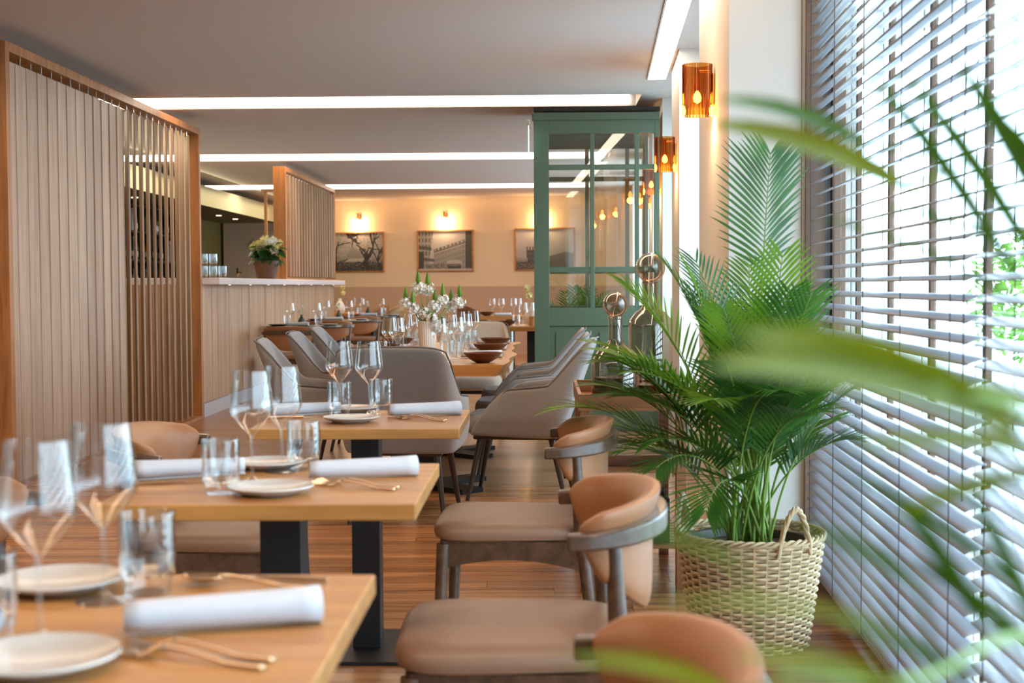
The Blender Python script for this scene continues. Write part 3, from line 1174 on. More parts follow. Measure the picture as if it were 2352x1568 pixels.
# ------------------------------------------------------------------ tables
def two_top(yc, label, X=-.57, w=.64, d=.64):
    r = empty('dining_table', (X, yc, 0), 0, label, 'table', 'small oak tables in a row')
    MB().box(-w / 2, w / 2, -d / 2, d / 2, .718, .75).build('table_top', M['oak'], r, bevel=.003)
    MB().box(-.20, .20, -.20, .20, .706, .718).build('mount_plate', M['black'], r)
    MB().box(-.045, .045, -.045, .045, .012, .706).build('column', M['black'], r, bevel=.002)
    MB().box(-.21, .21, -.21, .21, 0, .012).build('base_plate', M['black'], r, bevel=.002)
    return r
T1, T2, T3 = 1.74, 3.04, 4.49
two_top(T1, 'nearest small oak table, blurred at the lower left')
two_top(T2, 'middle small oak table with white napkins and gold cutlery')
two_top(T3, 'farthest small oak table, in front of the grey end armchair')

# long table with live edge
r = empty('long_table', (0, 0, 0), 0, 'long oak table with a wavy natural edge, set with wine glasses', 'table')
ty0, ty1 = 7.51, 10.57
def edge(y): return -.185 + .016 * math.sin(y * 3.1) + .012 * math.sin(y * 7.3 + 1)
m = MB()
n = 40
vs_, fs = [], []
for i in range(n + 1):
    y = ty0 + (ty1 - ty0) * i / n
    e1 = edge(y)
    vs_ += [(-1.17, y, .75), (e1, y, .75), (e1 - .035 - .01 * math.sin(y * 11), y, .688), (-1.15, y, .688)]
for i in range(n):
    for j in range(4):
        a, b = i * 4 + j, i * 4 + (j + 1) % 4
        fs.append((a, a + 4, b + 4, b))
fs += [(0, 1, 2, 3), (n * 4 + 3, n * 4 + 2, n * 4 + 1, n * 4)]
m.add(vs_, fs).build('table_top', M['oak'], r)
for y in (8.15, 9.75):
    MB().box(-.74, -.62, y - .06, y + .06, .02, .688).build('column', M['black'], r, bevel=.002)
    b_ = MB()
    for s in (1, -1):
        m4 = Matrix.Translation((-.68, y, .014)) @ Matrix.Rotation(R(45 * s), 4, 'Z')
        b_.boxm((.80, .16, .028), m4)
    b_.build('base', M['black'], r)

# square wooden table beyond, right
r = empty('dining_table', (-.10, 14.95, 0), 0, 'oak table beside the green partition, beyond the long table', 'table')
MB().box(-.47, .47, -.45, .45, .70, .75).build('table_top', M['oak'], r, bevel=.003)
MB().box(-.06, .06, -.06, .06, .02, .70).build('column', M['black'], r)
MB().tube([(-.22, -.25, .7), (-.22, -.25, 0)], .022, 8).build('leg', M['steel'], r, smooth=True)
MB().box(-.3, .3, -.3, .3, 0, .02).build('base_plate', M['black'], r)
r = empty('dining_table', (-.45, 19.9, 0), 0, 'oak table by the back wall, right of the white flowers', 'table')
MB().box(-.42, .42, -.4, .4, .70, .75).build('table_top', M['oak'], r, bevel=.003)
MB().box(-.06, .06, -.06, .06, .02, .70).build('column', M['black'], r)
MB().box(-.3, .3, -.3, .3, 0, .02).build('base_plate', M['black'], r)
r = empty('dining_table', (-3.15, 22.4, 0), 0, 'wooden table with a pale vase, just right of the bar end', 'table')
MB().box(-.45, .45, -.4, .4, .71, .75).build('table_top', M['oak'], r, bevel=.003)
MB().box(-.06, .06, -.06, .06, .02, .71).build('column', M['black'], r)
MB().box(-.3, .3, -.3, .3, 0, .02).build('base_plate', M['black'], r)
# round dark tables
M['darktop'] = plain('dark_table_top', (.03, .034, .036), .25, spec=.6, noise=.2, nscale=10)
def make_round():
    r = empty('round_table', (0, 0, 0), 0, None, 'table', 'round dark tables beside the bar')
    MB().lathe([(.385, .722), (.42, .738), (.42, .75), (0, .75)], 40).build('table_top', M['darktop'], r, smooth=True)
    MB().lathe([(.24, 0), (.24, .012), (.04, .03), (.035, .722)], 24).build('pedestal', M['black'], r, smooth=True)
    return r
rt = Maker(make_round())
RT = [(-2.60, 15.22), (-2.58, 17.68), (-2.44, 20.1)]
rl = ['nearest', 'middle', 'farthest']
for k, (x, y) in enumerate(RT):
    rt((x, y, 0), 0, '%s of the three round dark tables beside the bar' % rl[k], 'round dark tables beside the bar')

# ------------------------------------------------------------------ tableware
def make_wine():
    r = empty('wine_glass', (0, 0, 0), 0, None, 'wine glass')
    MB().lathe([(.040, 0), (.039, .0015), (.012, .005), (.005, .012)], 28).build('foot', M['glass'], r, smooth=True)
    MB().lathe([(.005, .012), (.0036, .03), (.0034, .08), (.0048, .102)], 12, capb=False).build('stem', M['tumbler'], r, smooth=True)
    MB().lathe([(.0048, .102), (.010, .108), (.030, .130), (.044, .147), (.0475, .157), (.0465, .17), (.0425, .205), (.0375, .245)], 32, capb=False).build('bowl', M['glass'], r, smooth=True)
    return r
def make_tumbler(ribbed=False):
    r = empty('tumbler', (0, 0, 0), 0, None, 'tumbler')
    rb, rn = (.022, 22) if ribbed else (0, 0)
    MB().lathe([(.031, 0), (.033, .006), (.033, .018), (.038, .028), (.0395, .045), (.0395, .112)], 66 if ribbed else 32, rib=rb, ribn=rn).build('outer_wall', M['tumbler'], r, smooth=True)
    MB().lathe([(.0, .022), (.028, .024), (.036, .032), (.0373, .05), (.0378, .112)], 32, capb=False).build('inner_wall', M['tumbler'], r, smooth=True)
    MB().lathe([(.0378, .112), (.0388, .1135), (.0395, .112)], 32, capb=False).build('rim', M['tumbler'], r, smooth=True)
    return r
def make_plate(mt, rad=.09, name='bread_plate', cat='plate'):
    r = MB().lathe([(.055 * rad / .09, 0), (.06 * rad / .09, .003), (.082 * rad / .09, .011), (rad, .016), (rad - .001, .0185), (.080 * rad / .09, .0145), (.058 * rad / .09, .0065), (0, .0055)], 40).build(name, mt, smooth=True)
    return tag(r, None, cat)
def make_bowl():
    r = MB().lathe([(.035, 0), (.045, .004), (.075, .022), (.098, .042), (.112, .058), (.109, .058), (.09, .042), (.07, .027), (.03, .012), (0, .010)], 36).build('wooden_bowl', M['bowlwood'], smooth=True)
    return tag(r, None, 'bowl')
def make_napkin():
    r = empty('rolled_napkin', (0, 0, 0), 0, None, 'napkin')
    # spiral cross section swept along x
    def sp(u, v):
        a = 2 * PI * 2.7 * u + .9
        q = u
        rr = .006 + .0185 * q ** .8
        L_ = .245
        x = -L_ / 2 + L_ * v
        wob = .84 + .03 * math.sin(v * 5) + .26 * v ** 2
        inset = .006 * (1 - q) * (1 if v in (0,) else (-1 if v >= .999 else 0))
        return (x + inset, rr * math.cos(a) * 1.18 * wob, .0245 + rr * math.sin(a) * .92 * wob)
    MB().grid(sp, 84, 10).build('cloth', M['linen'], r, smooth=True, solid=.0022)
    return r
def make_fork():
    r = empty('fork', (0, 0, 0), 0, None, 'fork')
    zs = lambda x: .004 + .008 * math.sin(max(0, min(1, (x + .02) / .09)) * PI) + .006 * math.sin(max(0, (x - .07) / .03) * 1.2)
    def hd(u, v):
        x = -.10 + .135 * u
        w = .0046 - .0022 * math.sin(min(1, u * 1.15) * PI * .5) + .0016 * (1 - u)
        return (x, (v - .5) * 2 * w, .0035 + .012 * max(0, math.sin((u - .35) * 2.2)))
    MB().grid(hd, 14, 2).build('handle', M['gold'], r, smooth=True, solid=.003)
    def nk(u, v):
        x = .035 + .026 * u
        w = .0026 + .0094 * (u * u * (3 - 2 * u))
        return (x, (v - .5) * 2 * w, .0150 - .0105 * u)
    MB().grid(nk, 6, 4).build('head', M['gold'], r, smooth=True, solid=.002)
    for k in range(4):
        y = -.0102 + k * .0068
        MB().tube([(.060, y, .0048), (.075, y, .0030), (.092, y * .98, .0045), (.104, y * .95, .0095)], [.0021, .0019, .0017, .001], 6).build('tine', M['gold'], r, smooth=True)
    return r
def make_spoon():
    r = empty('spoon', (0, 0, 0), 0, None, 'spoon')
    def hd(u, v):
        x = -.10 + .145 * u
        w = .0046 - .0024 * math.sin(min(1, u * 1.1) * PI * .5)
        return (x, (v - .5) * 2 * w, .0035 + .012 * max(0, math.sin((u - .35) * 2.2)))
    MB().grid(hd, 14, 2).build('handle', M['gold'], r, smooth=True, solid=.003)
    def bw(u, v):
        a = 2 * PI * u
        return (.073 + .032 * v * math.cos(a), .021 * v * math.sin(a), .003 + .010 * v * v)
    MB().grid(bw, 28, 5, True).build('bowl', M['gold'], r, smooth=True, solid=.0016)
    return r
def make_knife():
    r = empty('knife', (0, 0, 0), 0, None, 'knife')
    MB().tube([(-.11, 0, .005), (-.06, 0, .0052), (.0, 0, .005)], [.0045, .0055, .0042], 10, flat=.7).build('handle', M['gold'], r, smooth=True)
    MB().grid(lambda u, v: (.0 + .115 * u, -.009 * v * (1 - max(0, (u - .8) / .2) ** 2) + .003, .0035), 14, 2).build('blade', M['gold'], r, solid=.0018)
    return r
wine = Maker(make_wine())
tumb = Maker(make_tumbler())
rtumb = Maker(make_tumbler(True))
plate = Maker(make_plate(M['ceramic']))
dplate = Maker(make_plate(M['darktop'], .11, 'dark_plate'))
bowl = Maker(make_bowl())
napk = Maker(make_napkin())
fork = Maker(make_fork())
spoon = Maker(make_spoon())
knife = Maker(make_knife())
TZ = .7502

def place(mk, T, a, b, label, group, X=-.57):
    """lay a long thing from point a to point b (table coordinates; +x of the thing points to b)"""
    ax, ay = a
    bx, by = b
    return mk((X + (ax + bx) / 2, T + (ay + by) / 2, TZ), math.atan2(by - ay, bx - ax), label, group)

sets = {
    T1: dict(nm='nearest oak table', plF=(0.0, -.19), plB=(-.12, .22), tF=(-.10, -.10), tB=(.012, .20), gF=(-.045, -.065), gB=(-.032, .145),
             nR=((.05, -.045), (.285, .03)), nL=((-.10, -.07), (-.34, -.02)), fF=((.30, -.18), (.035, -.085)), kB=((.28, .25), (.02, .30))),
    T2: dict(nm='middle oak table', plF=(.005, -.17), plB=(-.08, .24), tF=(-.10, -.165), tB=(.008, .215), gF=(-.07, .005), gB=(-.035, .17),
             nR=((.05, .03), (.285, .10)), nL=((-.11, .10), (-.335, .02)), fF=((.30, -.12), (.05, .0)), kB=((.27, .24), (.04, .29))),
    T3: dict(nm='farthest small oak table', plF=(-.035, -.10), plB=(-.08, .25), tF=(-.10, .09), tB=(.02, .235), gF=(-.115, .20), gB=(-.01, .16),
             nR=((.06, .06), (.30, .14)), nL=((-.11, .16), (-.33, .06)), fF=((.305, -.10), (.06, .06)), kB=((.28, .23), (.06, .27))),
}
for T, d in sets.items():
    nm = d['nm']
    def at(k): return (-.57 + d[k][0], T + d[k][1], TZ)
    plate(at('plF'), 0, 'speckled white bread plate at the front of the %s' % nm, 'bread plates')
    plate(at('plB'), 0, 'white bread plate at the back of the %s' % nm, 'bread plates')
    tumb(at('tF'), .2, 'water tumbler at the left front of the %s' % nm, 'plain tumblers')
    tumb(at('tB'), .5, 'water tumbler at the right back of the %s' % nm, 'plain tumblers')
    wine(at('gF'), 0, 'empty wine glass at the left front of the %s' % nm, 'wine glasses on the small tables')
    wine(at('gB'), .4, 'empty wine glass at the right back of the %s' % nm, 'wine glasses on the small tables')
    place(napk, T, *d['nR'], 'rolled white napkin on the right side of the %s' % nm, 'rolled napkins')
    place(napk, T, *d['nL'], 'rolled white napkin on the left side of the %s' % nm, 'rolled napkins')
    a, b = d['fF']
    place(fork, T, a, b, 'gold fork in front of the right napkin on the %s' % nm, 'gold forks')
    place(fork, T, (a[0], a[1] - .035), (b[0] - .01, b[1] - .03), 'gold fork nearest the table edge, right front of the %s' % nm, 'gold forks')
    a, b = d['kB']
    place(knife, T, a, b, 'gold knife behind the right napkin on the %s' % nm, 'gold knives')
    place(spoon, T, (a[0], a[1] - .045), (b[0], b[1] - .035), 'gold spoon behind the right napkin on the %s' % nm, 'gold spoons')
    a, b = d['nL']
    place(fork, T, (b[0], b[1] + .14), (a[0], a[1] + .10), 'gold fork behind the left napkin on the %s' % nm, 'gold forks')
    place(knife, T, (b[0], b[1] - .07), (a[0] + .02, a[1] - .09), 'gold knife in front of the left napkin on the %s' % nm, 'gold knives')

# long table settings
seat_l = ['nearest', 'middle', 'farthest']
for k, y in enumerate((7.86, 8.85, 9.85)):
    sl = seat_l[k]
    bowl((-.33, y - .12 if k == 0 else y + .02, TZ), .3 * k, 'dark wooden bowl, %s on the right side of the long table' % sl, 'wooden bowls on the long table')
    nk = napk((-.36, y + .40, TZ), R(6 + 2 * k), 'rolled napkin, %s on the right side of the long table' % sl, 'rolled napkins')
    wine((-.50, y + .30, TZ), 0, 'wine glass, %s of the inner right row on the long table' % sl, 'wine glasses on the long table')
    wine((-.585, y + .05, TZ), .3, 'wine glass left of the bowl, %s on the right of the long table' % sl, 'wine glasses on the long table')
    rtumb((-.50, y - .02, TZ), 0, 'ribbed tumbler beside the bowl, %s on the right of the long table' % sl, 'ribbed tumblers')
    rtumb((-.55, y + .18, TZ), .2, 'ribbed tumbler behind the wine glass, %s on the right of the long table' % sl, 'ribbed tumblers')
    bowl((-1.02, y + .10, TZ), .5 * k, 'dark wooden bowl, %s on the left side of the long table' % sl, 'wooden bowls on the long table')
    wine((-.90, y + .35, TZ), 0, 'wine glass, %s of the outer left row on the long table' % sl, 'wine glasses on the long table')
    wine((-.84, y + .20, TZ), .3, 'wine glass, %s of the inner left row on the long table' % sl, 'wine glasses on the long table')
    rtumb((-.93, y + .12, TZ), 0, 'ribbed tumbler, %s on the left side of the long table' % sl, 'ribbed tumblers')
    napk((-1.02, y + .42, TZ), R(172), 'rolled napkin, %s on the left side of the long table' % sl, 'rolled napkins')
    place(fork, 0, (-.20, y + .26), (-.44, y + .28), 'gold fork beside the %s right bowl on the long table' % sl, 'gold forks', 0)

# round tables
for k, (x, y) in enumerate(RT):
    nm = '%s round dark table' % rl[k]
    wine((x - .16, y + .02, TZ), 0, 'wine glass on the left of the %s' % nm, 'wine glasses on the round tables')
    wine((x + .12, y + .10, TZ), 0, 'wine glass on the right of the %s' % nm, 'wine glasses on the round tables')
    rtumb((x + .16, y - .06, TZ), 0, 'tumbler on the right of the %s' % nm, 'ribbed tumblers')
    rtumb((x - .22, y + .16, TZ), 0, 'tumbler on the left of the %s' % nm, 'ribbed tumblers')
    napk((x - .04, y - .2, TZ), R(-5), 'rolled napkin on the near side of the %s' % nm, 'rolled napkins')
    dplate((x - .27, y - .12, TZ), 0, 'flat dark plate on the left of the %s' % nm, 'plates on the round tables')
    plate((x + .28, y - .02, TZ), 0, 'pale plate on the right of the %s' % nm, 'plates on the round tables')


def florets(m, c, rad, n, s, rng):
    for i in range(n):
        d = Vector((rng.gauss(0, 1), rng.gauss(0, 1), rng.gauss(0, 1) * .8)).normalized()
        p = Vector(c) + d * rad * rng.uniform(.6, 1)
        q = d.to_track_quat('Z', 'Y').to_matrix()
        vs_, fs = [p - q @ Vector((0, 0, s * .3))], []
        kk = 6
        for j in range(kk * 2):
            a = PI * j / kk
            rr = s if j % 2 == 0 else s * .45
            vs_.append(p + q @ Vector((rr * math.cos(a), rr * math.sin(a), s * .25 if j % 2 == 0 else 0)))
        for j in range(kk * 2):
            fs.append((0, 1 + j, 1 + (j + 1) % (kk * 2)))
        m.add(vs_, fs)


def budvase(loc, label, group, mt, s=1.0, pm='petal'):
    r = empty('bud_vase', loc, 0, label, 'vase', group)
    MB().lathe([(.030 * s, 0), (.042 * s, .02 * s), (.043 * s, .05 * s), (.025 * s, .085 * s), (.014 * s, .1 * s), (.014 * s, .115 * s), (.018 * s, .12 * s)], 20).build('body', mt, r, smooth=True)
    rng = random.Random(sum(ord(c) for c in label))
    for q in range(2):
        e = (rng.uniform(-.03, .03) * s, rng.uniform(-.02, .02) * s, (.16 + .04 * q) * s)
        MB().tube([(0, 0, .1 * s), (e[0] * .5, e[1] * .5, .14 * s), e], .002, 5).build('stem', M['stem'], r)
        m = MB()
        florets(m, e, .018 * s, 16, .014 * s, rng)
        m.build('flower', M[pm], r)
    return r
budvase((RT[0][0] - .02, RT[0][1] - .08, TZ), 'green glazed bud vase with white flowers on the nearest round dark table', 'bud vases', M['greenglaze'])
budvase((RT[1][0] - .02, RT[1][1] + .12, TZ), 'bud vase with white flowers on the middle round dark table', 'bud vases', M['greenglaze'])
budvase((RT[2][0] - .06, RT[2][1] - .10, TZ), 'green bud vase with a flower on the farthest round dark table', 'bud vases', M['greenglaze'])
budvase((-3.24, 22.3, TZ), 'tall pale vase with yellow flowers at the end of the bar', 'bud vases', M['vase'], 2.0, 'petal_yellow')
# far right tables
bowl((-.38, 14.68, TZ), 0, 'dark wooden bowl on the oak table beside the green partition', 'wooden bowls on the far tables')
wine((-.20, 14.8, TZ), 0, 'wine glass on the left of the oak table beside the green partition', 'wine glasses on the far tables')
wine((-.12, 14.75, TZ), 0, 'wine glass nearest the green partition on the oak table', 'wine glasses on the far tables')
rtumb((-.27, 14.72, TZ), 0, 'ribbed tumbler on the oak table beside the green partition', 'ribbed tumblers')
napk((-.50, 14.75, TZ), 0, 'rolled napkin on the oak table beside the green partition', 'rolled napkins')
o = tag(MB().lathe([(.035, 0), (.035, .1), (.03, .105), (.028, .02), (0, .02)], 20).build('candle_holder', M['orange'], smooth=True, loc=(-.10, 14.62, TZ)),
        'orange wooden cylinder holder beside the green partition', 'holder')
budvase((-.10, 15.15, TZ), 'vase with yellowish flowers beside the green partition edge', 'bud vases', M['vase'], 2.0, 'petal_yellow')
for i, (dx, dy) in enumerate(((-.25, -.15), (-.12, -.2), (.05, -.1), (.12, .1))):
    wine((-.45 + dx, 19.9 + dy, TZ), 0, '%s wine glass on the oak table by the back wall' % ('leftmost', 'second from left', 'third from left', 'rightmost')[i], 'wine glasses on the table by the back wall')
bowl((-.78, 19.72, TZ), 0, 'dark bowl on the oak table by the back wall', 'wooden bowls on the far tables')
napk((-.55, 19.62, TZ), 0, 'rolled napkin on the oak table by the back wall', 'rolled napkins')
for i, (dx, dy) in enumerate(((.12, .0), (.25, -.1))):
    wine((-3.15 + dx, 22.4 + dy, TZ), 0, '%s wine glass on the wooden table at the end of the bar' % ('left', 'right')[i], 'wine glasses on the table at the bar end')

# ------------------------------------------------------------------ vase of white flowers on the long table
r = empty('flower_vase', (-.735, 8.92, TZ), 0, 'ribbed white vase of white and green flowers on the long table', 'vase')
MB().lathe([(.046, 0), (.05, .01), (.056, .12), (.061, .205), (.057, .205), (.052, .12), (.046, .02), (0, .02)], 112, rib=.022, ribn=28).build('body', M['vase'], r, smooth=True)
rng = random.Random(11)
tips = [(-.135, -.03, .36, .05), (-.06, .02, .46, .055), (-.0, .03, .45, .055), (.10, .0, .38, .05), (.15, .05, .34, .045), (.205, .02, .37, .05), (.05, -.02, .34, .05), (-.09, -.05, .33, .045), (.03, -.06, .27, .045), (.06, -.03, .22, .05), (-.02, -.03, .30, .045)]
for i, (x, y, z, fr_) in enumerate(tips):
    st = empty('flower_stem', (0, 0, 0))
    st.parent = r
    b = (rng.uniform(-.02, .02), rng.uniform(-.02, .02), .12)
    mid = (x * .55, y * .5, .12 + (z - .12) * .55)
    MB().tube([b, mid, (x, y, z)], [.0035, .003, .0025], 6).build('stalk', M['stem'], st, smooth=True)
    m = MB()
    florets(m, (x * .97, y, z - .045), fr_ * .95, 44, .0175, rng)
    m.build('florets', M['petal'], st)
    if i < 8:
        m = MB()
        m.lathe([(.004, -.02), (.015, -.005), (.016, .01), (.010, .04), (.004, .062), (.0, .07)], 10, (x, y, z), rib=.12, ribn=5, capb=False)
        m.build('bud_spike', M['bud'], st, smooth=True)
m = MB()
for i in range(26):
    a = rng.uniform(0, 2 * PI)
    d = Vector((math.cos(a), math.sin(a), rng.uniform(.9, 2.4))).normalized()
    p = Vector((0, 0, .17))
    w = Vector((-math.sin(a), math.cos(a), 0)) * .012
    L_ = rng.uniform(.09, .17)
    m.add([p, p + d * L_ * .5 + w, p + d * L_, p + d * L_ * .5 - w], [(0, 1, 2, 3)])
m.build('leaves', M['bud'], r)

# ------------------------------------------------------------------ flower basket on the bar
r = empty('flower_basket', (-3.16, 15.95, 1.262), 0, 'brown wicker basket of pale yellow flowers standing on the bar', 'plant')
def wick(u, v):
    a = 2 * PI * u
    rr = .105 + .045 * v + .004 * math.cos(u * 40 * PI + (PI if int(v * 13.99) % 2 else 0))
    return (rr * math.cos(a), rr * math.sin(a), .21 * v)
MB().grid(wick, 80, 14, True).build('basket', M['wicker_brown'], r, smooth=True)
MB().lathe([(.135, .19), (0, .2)], 20, capb=False).build('soil', M['soil'], r)
rng = random.Random(5)
def leaf_fn(L_, W_):
    def fn(u, v):
        w = W_ * math.sin(PI * min(1, u * .92 + .06)) ** .8
        return (u * L_, (v - .5) * 2 * w, -.35 * L_ * u * u + .25 * abs(v - .5) * W_)
    return fn
lme = MB().grid(leaf_fn(.14, .042), 6, 4).mesh('leaf', True)
lme.materials.append(M['leaf'])
for i in range(62):
    a = rng.uniform(0, 2 * PI)
    el = rng.uniform(-.9, .5)
    rr = rng.uniform(.02, .12)
    o = link('leaf', lme, r, (rr * math.cos(a), rr * math.sin(a), .22 + rng.uniform(0, .15)), (rng.uniform(-.4, .4), el + .2, a))
    s = rng.uniform(.75, 1.25)
    o.scale = (s, s, s)
for i, (x, y, z, s) in enumerate([(-.10, -.03, .40, .05), (-.03, -.05, .425, .055), (.05, -.06, .43, .06), (.085, 0, .44, .055), (.0, .05, .455, .055), (.12, -.05, .37, .045), (-.16, .0, .37, .04), (.15, .02, .42, .04), (.10, -.09, .33, .04), (-.02, .0, .46, .05)]):
    m = MB()
    florets(m, (x, y, z), s, 55, .017, rng)
    m.build('flower_head', M['petal'] if i in (2, 3, 8) else M['petal_yellow'], r)
# stacked glasses at the near end of the bar
for i, (x, z, wh) in enumerate(((-3.19, 0, 'lower left'), (-3.19, .115, 'upper left'), (-3.105, 0, 'lower middle'), (-3.105, .115, 'upper middle'), (-3.02, 0, 'lower right'))):
    tumb((x, 13.1 + .01 * i, 1.2625 + z), 0, '%s clear tumbler of the stack at the near end of the bar' % wh, 'stacked tumblers on the bar')

# ------------------------------------------------------------------ bottle cart
cx0, cx1, cy0, cy1 = .137, .556, 5.30, 6.12
r = empty('serving_cart', (0, 0, 0), 0, 'reddish wooden tray cart carrying two large glass bottles', 'cart')
MB().box(cx0, cx1, cy0, cy1, .700, .712).build('tray_bottom', M['cartwood'], r)
MB().box(cx0, cx1, cy0, cy0 + .014, .712, .764).build('tray_side', M['cartwood'], r, bevel=.002)
MB().box(cx0, cx1, cy1 - .014, cy1, .712, .764).build('tray_side', M['cartwood'], r, bevel=.002)
MB().box(cx0, cx0 + .014, cy0 + .014, cy1 - .014, .712, .764).build('tray_side', M['cartwood'], r, bevel=.002)
MB().box(cx1 - .014, cx1, cy0 + .014, cy1 - .014, .712, .764).build('tray_side', M['cartwood'], r, bevel=.002)
for x in (cx0 + .006, cx1 - .046):
    for y in (cy0 + .005, cy1 - .05):
        MB().box(x, x + .04, y, y + .04, 0, .70).build('leg', M['cartwood'], r, bevel=.002)
for z in (.46, .17):
    for x in (cx0 + .012, cx1 - .036):
        MB().box(x, x + .024, cy0 + .045, cy1 - .05, z - .03, z).build('shelf_rail', M['cartwood'], r)
    nsl = 13
    for i in range(nsl):
        y = cy0 + .01 + i * (cy1 - cy0 - .05) / (nsl - 1)
        MB().box(cx0 + .046 if i in (0, nsl - 1) else cx0 + .012, cx1 - .046 if i in (0, nsl - 1) else cx1 - .012, y, y + .045, z, z + .012).build('shelf_slat', M['cartwood'], r)

def big_bottle(loc, s, label, fill, prof, liqr, ball):
    r = empty('glass_bottle', loc, 0, label, 'bottle', 'large smoked glass bottles')
    MB().lathe([(a * s, b * s) for a, b in prof], 40).build('body', M['smoke'], r, smooth=True)
    if fill:
        MB().lathe([(0, .006), (liqr, .008), (liqr, fill), (0, fill)], 32, capb=False).build('liquid', M['liquid'], r, smooth=True)
    zt = prof[-1][1] * s
    n = 14
    MB().lathe([(max(.0001, ball * math.sin(PI * (i + .9) / (n + .9))), zt + ball * .93 - ball * math.cos(PI * (i + .9) / (n + .9))) for i in range(n + 1)], 32).build('stopper', M['smoke'], r, smooth=True)
    return r
p1 = [(.088, .0), (.094, .006), (.095, .02), (.095, .15), (.09, .175), (.07, .205), (.045, .225), (.03, .24), (.027, .255), (.027, .33), (.031, .333), (.031, .342)]
big_bottle((.292, 5.55, .7125), 1.0, 'shorter smoked glass bottle with ball stopper, left on the cart', .10, p1, .088, .05)
p2 = [(.085, .0), (.092, .006), (.093, .02), (.093, .29), (.088, .32), (.065, .35), (.042, .365), (.033, .38), (.031, .40), (.031, .47), (.035, .473), (.035, .48)]
big_bottle((.455, 5.85, .7125), 1.0, 'taller smoked glass bottle with ball stopper, right on the cart', .05, p2, .086, .062)
for i, (x, y_, a) in enumerate(((.170, 5.345, 20), (.178, 5.372, 80), (.168, 5.40, 140))):
    o = tag(MB().lathe([(.0105, 0), (.011, .002), (.011, .040), (.0105, .042)], 12, capt=True).build('cork', M['paper'], smooth=True, loc=(x, y_, .7245), rot=(R(90), 0, R(a))),
            ('cork nearest the tray front, left of the shorter bottle on the cart', 'middle cork of three left of the shorter bottle on the cart', 'cork farthest back, left of the shorter bottle on the cart')[i], 'cork', 'corks on the cart tray')
# menus on the middle shelf and crate below
o = tag(MB().box(.19, .49, 5.42, 5.95, .4725, .515).build('menu_stack', M['bowlwood'], bevel=.004), 'flat dark stack of menus on the middle shelf of the cart', 'menus')
r = empty('wooden_crate', (.25, 5.36, .1825), 0, 'dark crate lettered JR on the lowest shelf of the cart', 'crate')
w, d_, h = .24, .4, .17
for z in (.0, .045, .09, .135):
    MB().box(0, w, 0, .01, z, z + .036).build('slat', M['dark'], r)
for x in (0, w - .01):
    MB().box(x, x + .01, .01, d_, 0, h).build('side', M['dark'], r)
MB().box(.01, w - .01, .01, d_, 0, .01).build('bottom', M['dark'], r)
for x in (.045, .15):
    MB().box(x, x + .014, -.008, 0, 0, h).build('batten', M['cartwood'], r)
fc = bpy.data.curves.new('lettering', 'FONT')
fc.body = 'JR'
fc.size = .085
fc.extrude = .0008
fc.materials.append(M['gold'])
ft = bpy.data.objects.new('lettering_curve', fc)
COL.objects.link(ft)
fme = bpy.data.meshes.new_from_object(ft.evaluated_get(bpy.context.evaluated_depsgraph_get()))
bpy.data.objects.remove(ft)
fo = link('lettering', fme, r)
fo.location = (.068, -.0025, .055)
fo.rotation_euler = (R(90), 0, 0)

